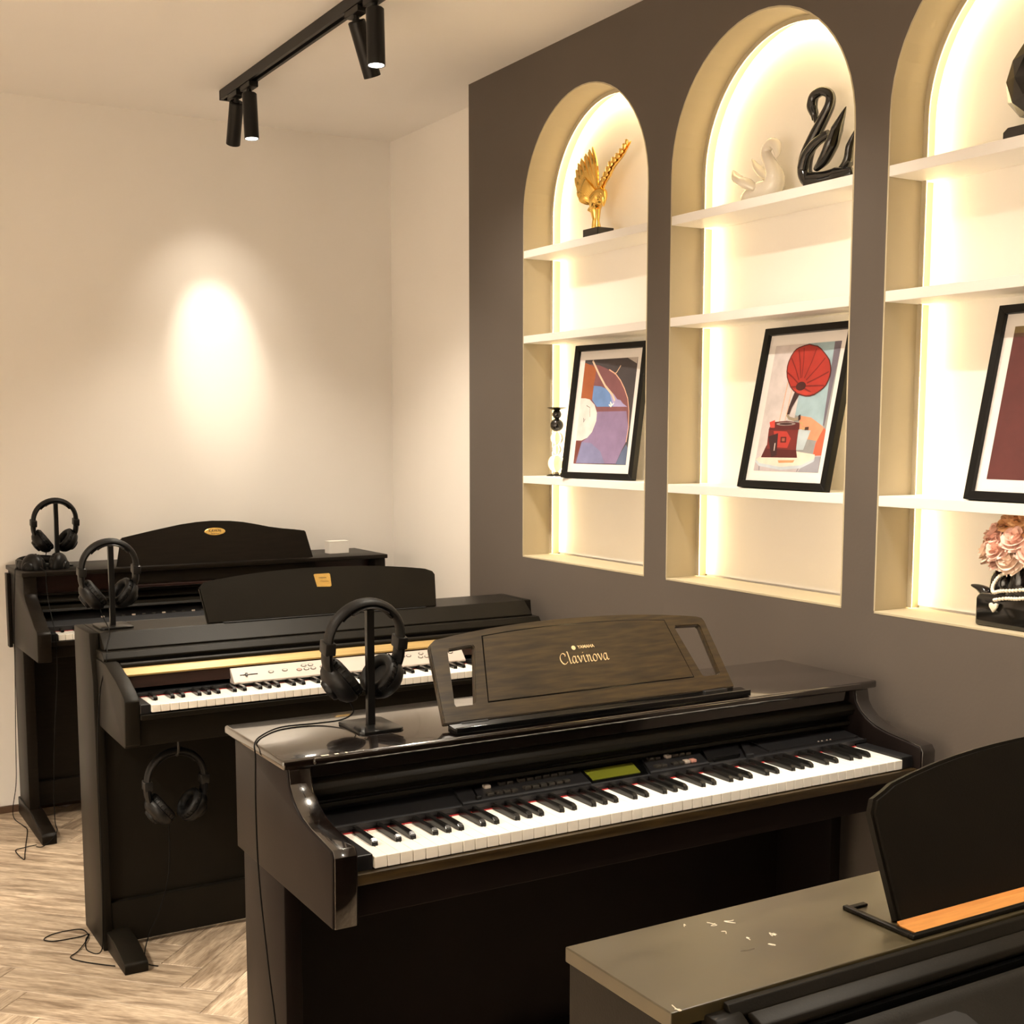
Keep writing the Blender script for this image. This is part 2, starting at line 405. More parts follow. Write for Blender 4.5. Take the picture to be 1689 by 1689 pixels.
# ------------------------------------------------------------------ ceiling track and spotlights
def track(x, y0, y1, label):
    t = thing('ceiling_track', label, 'light track', (x, (y0+y1)/2, ZC-.034))
    b = BM(); prism(b, [(x-.0175, ZC), (x-.0175, ZC-.033), (x-.007, ZC-.033), (x-.007, ZC-.02), (x+.007, ZC-.02), (x+.007, ZC-.033), (x+.0175, ZC-.033), (x+.0175, ZC)], y0, y1, 'Y')
    obj('rail', b, M['lampblack'], t)
    for y in (y0, y1): obj('end_cap', box(BM(), x-.018, x+.018, y-.006, y+.006, ZC-.034, ZC-.001, .001), M['lampblack'], t)
    return t
def spotlight(label, x, y, tx, ty, watts, cone, blend):
    s = thing('track_spotlight', label, 'spotlight', (x, y, ZC-.034), 'track spotlights')
    obj('track_adapter', box(BM(), x-.016, x+.016, y-.045, y+.045, ZC-.052, ZC-.0335, .002), M['lampblack'], s)
    b = BM(); lathe(b, [(0, .0), (.008, 0), (.008, -.008), (.011, -.009), (.011, -.018), (0, -.018)], Matrix.Translation((x, y, ZC-.052)), 14); obj('swivel_joint', b, M['lampblack'], s, smooth=40)
    piv = Vector((x, y, ZC-.064))
    d = Vector((math.tan(R(tx)), math.tan(R(ty)), -1)).normalized()
    T = frame_from(piv, -d, (1, 0, 0))
    Lt = .150; rr = .0245
    b = BM(); lathe(b, [(0, .0), (rr-.003, 0), (rr, -.003), (rr, -Lt), (rr-.002, -Lt), (rr-.0025, -Lt+.012), (0, -Lt+.012)], T, 28); obj('lamp_body', b, M['lampblack'], s, smooth=40)
    b = BM(); lathe(b, [(0, -Lt+.006), (rr-.004, -Lt+.004), (rr-.004, -Lt+.001), (0, -Lt+.001)], T, 24); obj('lens', b, M['lens'], s, smooth=40)
    ld = bpy.data.lights.new('spot_beam', 'SPOT'); ld.energy = watts; ld.color = WARM; ld.spot_size = R(cone); ld.spot_blend = blend; ld.shadow_soft_size = .02
    lo = bpy.data.objects.new('spot_beam', ld); put(lo, s)
    lo.matrix_local = Matrix.Translation(-Vector((x, y, ZC-.034))) @ frame_from(piv + d*(Lt+.003), -d, (1, 0, 0))
    return s
track(1.50, -.2, 4.50, 'black ceiling track rail carrying the cylinder spotlights')
lamps = [spotlight(*a) for a in SPOTS]
# wide, weak spill of the far lamp around its narrow hot spot
src = [c for c in lamps[0].children if c.type == 'LIGHT'][0]; sp_d = src.data.copy(); sp_d.energy = 9.5; sp_d.spot_size = R(68)
sp_o = src.copy(); sp_o.data = sp_d; sp_o.name = 'spot_spill'; COL.objects.link(sp_o)
track(-.75, -1.2, 4.3, 'second black ceiling track rail, unseen, added to carry the fill spotlights')
ord_ = ['farthest', 'second farthest', 'middle', 'second nearest', 'nearest']
for k, (x, y, tx, ty, wt) in enumerate(FILL_SPOTS): spotlight('%s unseen black cylinder spotlight added for fill on the second ceiling track' % ord_[k], x, y, tx, ty, wt, 125, .8)

# ------------------------------------------------------------------ lettering
def text_bm(s, size, plane, depth=.0006):
    """flat lettering; plane maps (x, y, d) to world"""
    cu = bpy.data.curves.new('t', 'FONT'); cu.body = s; cu.size = size; cu.align_x = 'CENTER'; cu.align_y = 'CENTER'; cu.resolution_u = 3; cu.offset = size*.018
    to = bpy.data.objects.new('t', cu); me = bpy.data.meshes.new_from_object(to)
    b = bmesh.new(); b.from_mesh(me); bpy.data.meshes.remove(me); bpy.data.objects.remove(to); bpy.data.curves.remove(cu)
    for v in b.verts: v.co = plane(v.co.x, v.co.y, depth)
    return b
GLYPH = {'C': (1.12, [[(.95, 1.3), (.62, 1.5), (.18, 1.15), (.06, .6), (.28, .1), (.62, .0), (1.02, .28)], [(.95, 1.3), (.9, 1.05)]]),
 'l': (.46, [[(.06, 1.62), (.2, 1.56), (.2, .2), (.3, .02), (.46, .12)]]),
 'a': (.84, [[(.6, .86), (.34, .95), (.08, .5), (.12, .1), (.3, .03), (.58, .45)], [(.64, .97), (.58, .22), (.68, .02), (.86, .14)]]),
 'v': (.70, [[(0, .8), (.12, .96), (.32, .04)], [(.32, .04), (.58, .5), (.64, .95)]]),
 'i': (.46, [[(.05, .8), (.2, .96), (.2, .2), (.3, .02), (.46, .14)], [(.18, 1.3), (.28, 1.4)]]),
 'n': (.86, [[(.05, .8), (.2, .96), (.2, .0)], [(.2, .55), (.46, .94), (.6, .8), (.58, .2), (.7, .02), (.86, .14)]]),
 'o': (.76, [[(.36, .98), (.08, .62), (.1, .14), (.36, .0), (.66, .38), (.6, .84), (.36, .98)]])}
def calligraphy(s, xh, plane, depth=.0006, pen=.17):
    b = bmesh.new(); x = 0; wid = sum(GLYPH[c][0]+.08 for c in s)-.08
    nx, ny = math.cos(R(38))*pen/2, math.sin(R(38))*pen/2
    for c in s:
        for k, st in enumerate(GLYPH[c][1]):
            P = catmull([(p[0], p[1], 0) for p in st], 6) if len(st) > 2 else [Vector((*p, 0)) for p in st]
            row = []
            for q in P:
                row.append([b.verts.new(plane((q.x+x+sx*nx-wid/2)*xh, (q.y-.5+sx*ny)*xh, depth+k*.00005)) for sx in (-1, 1)])
            for i in range(len(row)-1):
                try: b.faces.new((row[i][0], row[i][1], row[i+1][1], row[i+1][0]))
                except ValueError: pass
            # hair-line thickness so that strokes along the nib stay visible
            for i in range(len(P)-1):
                d = (P[i+1]-P[i]); 
                if d.length < 1e-6: continue
                nrm = Vector((-d.y, d.x, 0)).normalized()*.03
                q = [P[i]+nrm, P[i]-nrm, P[i+1]-nrm, P[i+1]+nrm]
                b.faces.new([b.verts.new(plane((v.x+x-wid/2)*xh, (v.y-.5)*xh, depth+.0002)) for v in q])
        x += GLYPH[c][0]+.08
    return b

# ------------------------------------------------------------------ pianos
KP = 1.2246/52
def key_meshes(length, zh):
    b = box(BM(), .0006, KP-.0006, 0, length, 0, zh, .0012, 2); wk = bpy.data.meshes.new('white_key'); b.to_mesh(wk); b.free(); wk.materials.append(M['ivory'])
    b = BM(); bl = length-.050; h = .0115
    prism(b, [(0, -.004), (bl, -.004), (bl, h), (.008, h), (.0015, h-.004)], -.0055, .0055, 'X')
    for v in b.verts:
        if v.co.z > h-.002: v.co.x *= .82
    bmesh.ops.bevel(b, geom=[e for e in b.edges if e.calc_face_angle(0) > R(20)], offset=.0012, segments=2, affect='EDGES')
    bk = bpy.data.meshes.new('black_key'); b.to_mesh(bk); b.free(); bk.materials.append(M['ebony'])
    return wk, bk
def keyboard(root, X0, Yf, zb, zt, length):
    wk, bk = key_meshes(length, zt-zb)
    L = wl(root)
    off = {'A': .0012, 'C': -.0018, 'D': .0018, 'F': -.0022, 'G': 0}
    for i in range(52):
        o = bpy.data.objects.new('white_key', wk); put(o, root); o.location = Vector((X0+i*KP, Yf, zb))-L
        c = 'ABCDEFG'[i % 7]
        if c in off and i < 51:
            o = bpy.data.objects.new('black_key', bk); put(o, root); o.location = Vector((X0+(i+1)*KP+off[c], Yf+.050, zt))-L
def rest_plane(Yb, Zb, deg):
    t = R(deg); d = Vector((0, math.sin(t), math.cos(t))); n = Vector((0, -math.cos(t), math.sin(t)))
    return lambda x, s, h=0: Vector((x, Yb, Zb)) + d*s + n*h
def rest_board(plane, cols, th):
    """cols: list of columns, each a list of (x0,s0,x1,s1...) quads in rest coordinates"""
    b = BM()
    for q in cols:
        A = [b.verts.new(plane(x, s, 0)) for x, s in q]; B = [b.verts.new(plane(x, s, -th)) for x, s in q]
        b.faces.new(A); b.faces.new(B[::-1]); n = len(q)
        for i in range(n): b.faces.new((A[i], B[i], B[(i+1) % n], A[(i+1) % n]))
    return b
def rest_outline(plane, poly, th, bev=.002):
    b = BM(); A = [b.verts.new(plane(x, s, 0)) for x, s in poly]; B = [b.verts.new(plane(x, s, -th)) for x, s in poly]; n = len(poly)
    b.faces.new(A); b.faces.new(B[::-1])
    for i in range(n): b.faces.new((A[i], B[i], B[(i+1) % n], A[(i+1) % n]))
    bmesh.ops.recalc_face_normals(b, faces=b.faces)
    if bev: bmesh.ops.bevel(b, geom=[e for e in b.edges if e.calc_face_angle(0) > R(50)], offset=bev, segments=2, affect='EDGES')
    return b
def plate(plane, outer, holes, th, bev=.0016):
    """board of the given outline with window openings"""
    b = BM(); es = []
    for lp in [outer] + holes:
        vs = [b.verts.new((x, s_, 0)) for x, s_ in lp]
        es += [b.edges.new((vs[i-1], vs[i])) for i in range(len(vs))]
    bmesh.ops.triangle_fill(b, edges=es, use_beauty=True, use_dissolve=False)
    for f in b.faces:
        if f.normal.z < 0: f.normal_flip()
    r_ = bmesh.ops.extrude_face_region(b, geom=list(b.faces))
    bmesh.ops.translate(b, verts=[g for g in r_['geom'] if isinstance(g, bmesh.types.BMVert)], vec=(0, 0, -th))
    bmesh.ops.recalc_face_normals(b, faces=b.faces)
    if bev: bmesh.ops.bevel(b, geom=[e for e in b.edges if len(e.link_faces) == 2 and e.calc_face_angle(0) > R(50)], offset=bev, segments=2, affect='EDGES')
    for v in b.verts: v.co = plane(v.co.x, v.co.y, v.co.z)
    return b
def pedals(root, xc, y, m):
    obj('pedal_box', box(BM(), xc-.17, xc+.17, y-.04, y+.02, .02, .12, .004), m, root)
    for k in (-1, 0, 1):
        b = BM(); prism(b, [(xc+k*.075-.012, y-.04), (xc+k*.075-.02, y-.13), (xc+k*.075-.012, y-.15), (xc+k*.075+.012, y-.15), (xc+k*.075+.02, y-.13), (xc+k*.075+.012, y-.04)], .055, .066, 'Z', .003)
        obj('pedal', b, M['badge'], root)

# ---- front-centre piano (the one with the lettered wooden music rest)
def piano_clavinova():
    x0, x1 = .757, 2.143; a0, a1 = x0+.045, x1-.045
    p = thing('digital_piano', 'dark rosewood digital piano with a lettered music rest and green display, nearest open keyboard', 'piano', ((x0+x1)/2, 2.06, 0), 'row of digital pianos')
    prof = [(2.30, .62), (1.834, .614), (1.831, .732), (1.838, .742), (1.875, .7475), (1.927, .754), (1.965, .763), (1.990, .775), (2.010, .790), (2.022, .806), (2.028, .835), (2.30, .835)]
    for q in ((x0, a0), (a1, x1)):
        ar_ = obj('arm', prism(BM(), prof, q[0], q[1], 'X', .003, 3), M['roseside'], p, smooth=35)
        cp = prof[1:11]; n_ = len(cp); nrm_ = []
        for i in range(n_):
            d_ = Vector((cp[min(n_-1, i+1)][0]-cp[max(0, i-1)][0], cp[min(n_-1, i+1)][1]-cp[max(0, i-1)][1])).normalized(); nrm_.append((-d_.y, d_.x))
        outer = [(c_[0]+k_[0]*.0022, c_[1]+k_[1]*.0022) for c_, k_ in zip(cp, nrm_)]; inner_ = [(c_[0]-k_[0]*.002, c_[1]-k_[1]*.002) for c_, k_ in zip(cp, nrm_)]
        obj('arm_cap', prism(BM(), outer + inner_[::-1], q[0]+.0035, q[1]-.0035, 'X', .0012, 2), M['rose'], ar_, smooth=40)
    lid = obj('lid', box(BM(), .745, 2.155, 2.013, 2.325, .8345, .852, .0045, 3), M['rose'], p, smooth=40)
    obj('lid_front_strip', box(BM(), .80, 2.10, 2.006, 2.016, .838, .8505, .003, 2), M['rose'], lid, smooth=40)
    obj('front_fascia', box(BM(), a0, a1, 2.040, 2.30, .806, .834, .002), M['rose'], p)
    obj('key_cover', prism(BM(), [(2.30, .806), (2.046, .806), (2.030, .801), (2.022, .790), (2.026, .778), (2.042, .772), (2.046, .762), (2.30, .762)], a0, a1, 'X', .002), M['satin'], p, smooth=40)
    obj('cover_edge', box(BM(), a0, a1, 2.036, 2.046, .752, .7605, .002), M['satin'], p)
    obj('inner_back', box(BM(), a0, a1, 2.070, 2.30, .70, .762), M['black'], p)
    # control panel, sloping towards the player
    sl = lambda y: .7305 + (y-1.985)*.10
    pan = obj('control_panel', prism(BM(), [(1.985, .722), (2.07, .722), (2.07, sl(2.07)-.003), (1.990, sl(1.99)-.003), (1.985, .7305)], a0, a1, 'X', .0008), M['panel'], p)
    def raised(xb0, xb1, xt0, xt1, y0, y1, h, m, name, par=pan):
        b = BM(); q = [(xb0, y0), (xb1, y0), (xt1, y1), (xt0, y1)]
        A = [b.verts.new((x, y, sl(y)-.006)) for x, y in q]; B = [b.verts.new((x, y, sl(y)+h)) for x, y in q]
        b.faces.new(A[::-1]); b.faces.new(B)
        for i in range(4): b.faces.new((A[i], A[(i+1) % 4], B[(i+1) % 4], B[i]))
        return obj(name, b, m, par)
    raised(1.080, 1.362, 1.100, 1.382, 1.990, 2.068, .0015, M['panel'], 'button_section')
    raised(1.505, 1.655, 1.540, 1.682, 1.990, 2.068, .0015, M['panel'], 'button_section')
    raised(1.365, 1.503, 1.383, 1.538, 1.996, 2.068, -.001, M['gloss'], 'display_bezel')
    raised(1.376, 1.491, 1.389, 1.508, 2.006, 2.058, .0004, M['lcd'], 'display_screen')
    raised(1.66, 1.745, 1.69, 1.79, 2.004, 2.060, .006, M['black'], 'disk_drive')
    raised(1.675, 1.74, 1.683, 1.75, 2.001, 2.006, .0045, M['gloss'], 'disk_slot')
    raised(1.755, 1.775, 1.80, 1.822, 1.992, 2.066, .004, M['panel'], 'divider')
    raised(1.83, 2.092, 1.83, 2.092, 2.004, 2.066, .0008, M['panel'], 'right_section')
    def button(x, y, m, w=.0135, d=.0125, h=.006):
        b = BM(); box(b, x-w/2, x+w/2, y-d/2, y+d/2, sl(y), sl(y)+.0015+h, .0022); obj('button', b, m, pan)
    button(1.161, 2.047, M['btnw'])
    for x in (1.196, 1.212): button(x, 2.050, M['btn'])
    for x in (1.148, 1.167, 1.183, 1.199): button(x, 2.010, M['btn'])
    for k in range(7): button(1.240+k*.0183, 2.052, M['btn'], .0145, .013)
    for k in range(6): button(1.229+k*.0178, 2.012, M['btn'], .0145, .013)
    for x in (1.551, 1.566, 1.612, 1.629, 1.645): button(x, 2.052, M['btn'])
    button(1.594, 2.052, M['btnw'])
    for x in (1.538, 1.552, 1.581, 1.595): button(x, 2.011, M['btn'])
    button(1.611, 2.011, M['btnw']); button(1.627, 2.011, M['btnr'])
    raised(1.115, 1.119, 1.134, 1.138, 1.998, 2.058, .0018, M['gloss'], 'volume_slot'); button(1.118, 2.002, M['hpgrey'], .010, .010, .006)
    for x in (1.975, 1.985, 2.0, 2.01): button(x, 2.008, M['btnw'], .004, .003, .0005)
    # keys
    obj('key_bed', box(BM(), a0, a1, 1.858, 2.30, .616, .694, .002), M['roseside'], p)
    obj('key_slip', box(BM(), a0, a1, 1.838, 1.8575, .676, .6955, .003, 2), M['rosewood'], p, smooth=40)
    for q in ((a0, .8375), (2.0629, a1)): obj('key_block', box(BM(), q[0]+.0005, q[1]-.0005, 1.852, 1.984, .6945, .7215, .002), M['black'], p)
    obj('felt_strip', box(BM(), .838, 2.0626, 1.9805, 1.984, .710, .7182), M['felt'], p)
    keyboard(p, .838, 1.848, .697, .717, .136)
    obj('black_key_rail', box(BM(), .838, 2.0626, 1.9845, 2.02, .70, .7218), M['black'], p)
    # legs and lower case
    for q in ((.769, .802), (2.098, 2.131)):
        obj('side_leg', box(BM(), q[0], q[1], 2.085, 2.30, .04, .6175, .004, 2), M['roseside'], p, smooth=40)
        obj('foot', box(BM(), q[0]-.004, q[1]+.004, 1.90, 2.32, 0, .042, .006, 2), M['roseside'], p, smooth=40)
    obj('back_panel', box(BM(), .802, 2.098, 2.262, 2.278, .10, .62), M['roseside'], p)
    obj('lower_rail', box(BM(), .802, 2.098, 2.255, 2.285, .05, .12, .003), M['roseside'], p)
    pedals(p, 1.45, 2.24, M['roseside'])
    # music rest with two windows
    pl = rest_plane(2.058, .868, 35)
    def top(x): # arched upper edge
        u = (x-1.427)/.345; return .195 - .026*abs(u)**2.2
    lines = [(1.078, 1.094), (1.111, 1.131), (1.154, 1.190), (1.181, 1.212)] 
    right = [(1.681, 1.660), (1.705, 1.680), (1.750, 1.748), (1.776, 1.765)]
    outer = [(1.078, 0), (1.776, 0), (1.766, .160), (1.762, .168)]
    outer += [(1.75-(1.75-1.11)*k/16, top(1.75-(1.75-1.11)*k/16)) for k in range(17)] + [(1.098, .165), (1.094, .157)]
    wins = [[(1.111, .035), (1.114, .032), (1.151, .032), (1.155, .036), (1.189, .150), (1.187, .154), (1.134, .150), (1.130, .146)], [(1.705, .036), (1.709, .032), (1.747, .032), (1.750, .036), (1.747, .148), (1.743, .152), (1.684, .154), (1.681, .150)]]
    b = plate(pl, outer, wins, .014)
    rest = obj('music_rest', b, M['rosewood'], p)
    n = 18
    poly = [(1.1835, .034), (1.6785, .034)] + [(1.6585-(1.6585-1.2145)*k/n, .0225+.1565+.0) for k in range(0)]
    for k in range(n+1):
        x = 1.6585-(1.6585-1.2145)*k/n; poly.append((x, top(x)-.0155))
    obj('rest_panel', rest_outline(lambda x, s, h=0: pl(x, s, h+.0016), poly, .0014, .0006), M['rosewood'], rest)
    groove = BM()
    for i in range(len(poly)):
        A, B = poly[i-1], poly[i]; c = (1.43, .1)
        f = lambda q, d: (q[0]+math.copysign(d, q[0]-c[0])*(1 if abs(q[0]-c[0]) > .2 else 0), q[1]+math.copysign(d, q[1]-c[1]))
        A2, B2 = f(A, .0022), f(B, .0022)
        groove.faces.new([groove.verts.new(pl(x, s, .0003)) for x, s in (A, B, B2, A2)])
    obj('panel_groove', groove, M['gloss'], rest)
    pt = lambda x, y, d: pl(1.428+x, .1005+y, .0018+d)
    obj('name_lettering', calligraphy('Clavinova', .0158, pt), M['ink'], rest, label='pale gold calligraphic lettering')
    pt2 = lambda x, y, d: pl(1.4405+x, .1265+y, .0018+d)
    obj('brand_lettering', text_bm('YAMAHA', .0098, pt2), M['ink'], rest)
    b = BM(); lathe(b, [(0, .0004), (.0048, .0004), (.0048, 0)], None, 20); 
    for v in b.verts: v.co = pl(1.4105+v.co.x, .1265+v.co.y, .0018+v.co.z)
    obj('brand_emblem', b, M['ink'], rest)
    # ledge
    obj('rest_ledge', prism(BM(), [(2.022, .853), (2.058, .853), (2.058, .866), (2.052, .8665), (2.032, .863), (2.026, .867), (2.022, .866)], 1.085, 1.79, 'X', .001), M['gloss'], p, smooth=40)
    for x in (1.14, 1.72): obj('rest_hinge', box(BM(), x-.03, x+.03, 2.05, 2.075, .852, .868, .002), M['black'], p)
    sc = BM()
    for x, y, l in ((.815, 2.0125, .014), (.84, 2.0122, .007), (.86, 2.0122, .004)): box(sc, x, x+l, y-.0012, y+.004, .8518, .8524, .0002)
    obj('lid_chip', sc, M['scuff'], lid)
    return p
piano_clavinova()

# ---- second piano (gold strip, silver control panel)
def piano_middle():
    x0, x1 = .750, 2.138
    p = thing('digital_piano', 'black digital piano with a gold strip and silver control panel above its keys', 'piano', ((x0+x1)/2, 3.42, 0), 'row of digital pianos')
    prof = [(3.655, .0), (3.436, .0), (3.450, .745), (3.470, .808), (3.478, .871), (3.66, .871)]
    for q in ((x0, .7755), (2.1125, x1)): obj('side_post', prism(BM(), prof, q[0], q[1], 'X', .003, 2), M['satin'], p, smooth=35)
    obj('lid', box(BM(), .777, 2.111, 3.478, 3.658, .828, .8705, .002), M['satin'], p)
    obj('front_fascia', prism(BM(), [(3.4775, .8705), (3.4745, .8705), (3.425, .8325), (3.425, .828), (3.4775, .828)], .777, 2.111, 'X', .0015), M['satin'], p)
    obj('key_cover_lip', prism(BM(), [(3.60, .8275), (3.402, .8275), (3.388, .812), (3.388, .806), (3.60, .806)], .766, 2.122, 'X', .0015), M['satin'], p)
    arm = [(3.46, .624), (3.178, .618), (3.168, .628), (3.163, .738), (3.172, .747), (3.20, .760), (3.25, .778), (3.362, .8055), (3.46, .8055)]
    for q in ((.762, .800), (2.088, 2.126)): obj('arm', prism(BM(), arm, q[0], q[1], 'X', .003, 2), M['satin'], p, smooth=35)
    a0, a1 = .800, 2.088
    obj('cover_void', box(BM(), a0, a1, 3.40, 3.46, .70, .805), M['black'], p)
    b = BM(); tube(b, [(a0, 3.352, .797), (a1, 3.352, .797)], .0085, 12); obj('cover_roll', b, M['satin'], p, smooth=40)
    obj('gold_strip', prism(BM(), [(3.345, .790), (3.33, .7955), (3.322, .7945), (3.296, .7825), (3.296, .778), (3.345, .778)], a0, a1, 'X', .0006), M['gold'], p)
    obj('inner_panel', prism(BM(), [(3.40, .7775), (3.300, .7775), (3.290, .748), (3.40, .735)], a0, a1, 'X'), M['kawaired'], p)
    obj('key_ledge', box(BM(), a0, a1, 3.272, 3.40, .728, .736, .001), M['black'], p)
    # control panel
    c0, c1 = 1.076, 1.780
    pan = obj('control_panel', prism(BM(), [(3.262, .736), (3.30, .736), (3.30, .7735), (3.294, .7745), (3.262, .7405)], c0, c1, 'X', .001), M['silver'], p)
    t = math.atan2(.034, .032); dv = Vector((0, math.cos(t), math.sin(t))); nv = Vector((0, -math.sin(t), math.cos(t)))
    pp = lambda x, s, h=0: Vector((x, 3.262, .7405)) + dv*s + nv*h
    def flat(name, x, s, w, d, h, m):
        b = BM(); q = [(x-w/2, s-d/2), (x+w/2, s-d/2), (x+w/2, s+d/2), (x-w/2, s+d/2)]
        A = [b.verts.new(pp(*v, -.0005)) for v in q]; B = [b.verts.new(pp(*v, h)) for v in q]
        b.faces.new(A[::-1]); b.faces.new(B)
        for i in range(4): b.faces.new((A[i], A[(i+1) % 4], B[(i+1) % 4], B[i]))
        return obj(name, b, m, pan)
    def oval(x, s, m, rx=.0062, ry=.0035, h=.002):
        b = BM(); lathe(b, [(0, h), (.8, h), (1, h*.6), (1, -.0005)], Matrix.Diagonal((rx, ry, 1, 1)), 14)
        for v in b.verts: v.co = pp(x+v.co.x, s+v.co.y, v.co.z)
        obj('button', b, m, pan)
        b = BM(); lathe(b, [(1.35, .0003), (1.0, .0003), (1.0, -.0002), (1.35, -.0002)], Matrix.Diagonal((rx, ry, 1, 1)), 14, True)
        for v in b.verts: v.co = pp(x+v.co.x, s+v.co.y, v.co.z)
        obj('button_rim', b, M['panel'], pan)
    flat('volume_slot', 1.122, .022, .05, .003, .0004, M['gloss']); flat('volume_slider', 1.115, .022, .006, .009, .004, M['btn'])
    oval(1.185, .024, M['btnw']); oval(1.225, .025, M['btnw'])
    for x, s in ((1.282, .034), (1.302, .034), (1.266, .022), (1.287, .022), (1.307, .022), (1.335, .024)): oval(x, s, M['btnr'] if x == 1.266 else M['btnw'])
    oval(1.39, .028, M['btnw'], .0045, .004)
    flat('display_screen', 1.498, .031, .05, .020, .0006, M['darklcd'])
    for x, s in ((1.565, .032), (1.585, .032), (1.604, .032), (1.575, .02), (1.64, .024), (1.66, .024), (1.645, .036), (1.70, .03), (1.74, .03)): oval(x, s, M['btnw'])
    # keys
    obj('key_bed', box(BM(), a0, a1, 3.176, 3.46, .620, .7035, .002), M['satin'], p)
    obj('key_slip', box(BM(), a0, a1, 3.158, 3.176, .690, .703, .002), M['satin'], p)
    for q in ((a0, .8275), (2.0530, a1)): obj('key_block', box(BM(), q[0]+.0005, q[1]-.0005, 3.166, 3.272, .7035, .728, .002), M['black'], p)
    obj('felt_strip', box(BM(), .828, 2.0526, 3.2685, 3.2715, .722, .7272), M['felt'], p)
    keyboard(p, .828, 3.162, .707, .726, .110)
    obj('back_panel', box(BM(), .776, 2.112, 3.462, 3.478, .03, .62), M['satin'], p)
    obj('lower_rail', box(BM(), .776, 2.112, 3.442, 3.462, .012, .13, .002), M['satin'], p)
    for q in ((.760, .822), (2.066, 2.128)):
        obj('foot', prism(BM(), [(3.46, 0), (3.248, 0), (3.246, .022), (3.252, .030), (3.35, .05), (3.46, .055)], q[0], q[1], 'X', .003, 2), M['satin'], p, smooth=35)
    pedals(p, 1.44, 3.44, M['satin'])
    hk = BM(); tube(hk, catmull([(.905, 3.205, .622), (.905, 3.205, .598), (.905, 3.215, .578), (.905, 3.235, .575), (.905, 3.245, .585)], 5), .0035, 8); obj('headphone_hook', hk, M['stand'], p, smooth=40)
    pl = rest_plane(3.485, .8715, 25)
    poly = [(1.078, 0), (1.800, 0), (1.818, .105), (1.812, .116), (1.79, .125)]
    for k in range(13):
        x = 1.78-(1.78-1.10)*k/12; poly.append((x, .150-.026*abs((x-1.44)/.36)**2.2))
    poly += [(1.082, .122), (1.068, .108)]
    rest = obj('music_rest', rest_outline(pl, poly, .012, .003), M['satin'], p, smooth=35)
    q = [(-.022, -.020), (.020, -.022), (.024, -.019), (.026, .017), (.023, .020), (-.024, .020), (-.026, .017)]
    b = BM(); 
    A = [b.verts.new(pl(1.443+x, .108+s, .0)) for x, s in q]; B = [b.verts.new(pl(1.443+x, .108+s, .001)) for x, s in q]; b.faces.new(B)
    for i in range(len(q)): b.faces.new((A[i], A[(i+1) % len(q)], B[(i+1) % len(q)], B[i]))
    bad = obj('badge', b, M['badge'], rest, label='shiny gold maker\'s badge')
    obj('brand_lettering', text_bm('YAMAHA', .006, lambda x, y, d: pl(1.443+x, .115+y, .0011+d*.3)), M['darkink'], bad)
    obj('name_lettering', calligraphy('Clavinova', .0035, lambda x, y, d: pl(1.447+x, .1035+y, .0011+d*.3)), M['darkink'], bad)
    obj('rest_hinge', box(BM(), 1.12, 1.76, 3.474, 3.486, .8706, .8735, .0008), M['black'], p)
    return p
piano_middle()

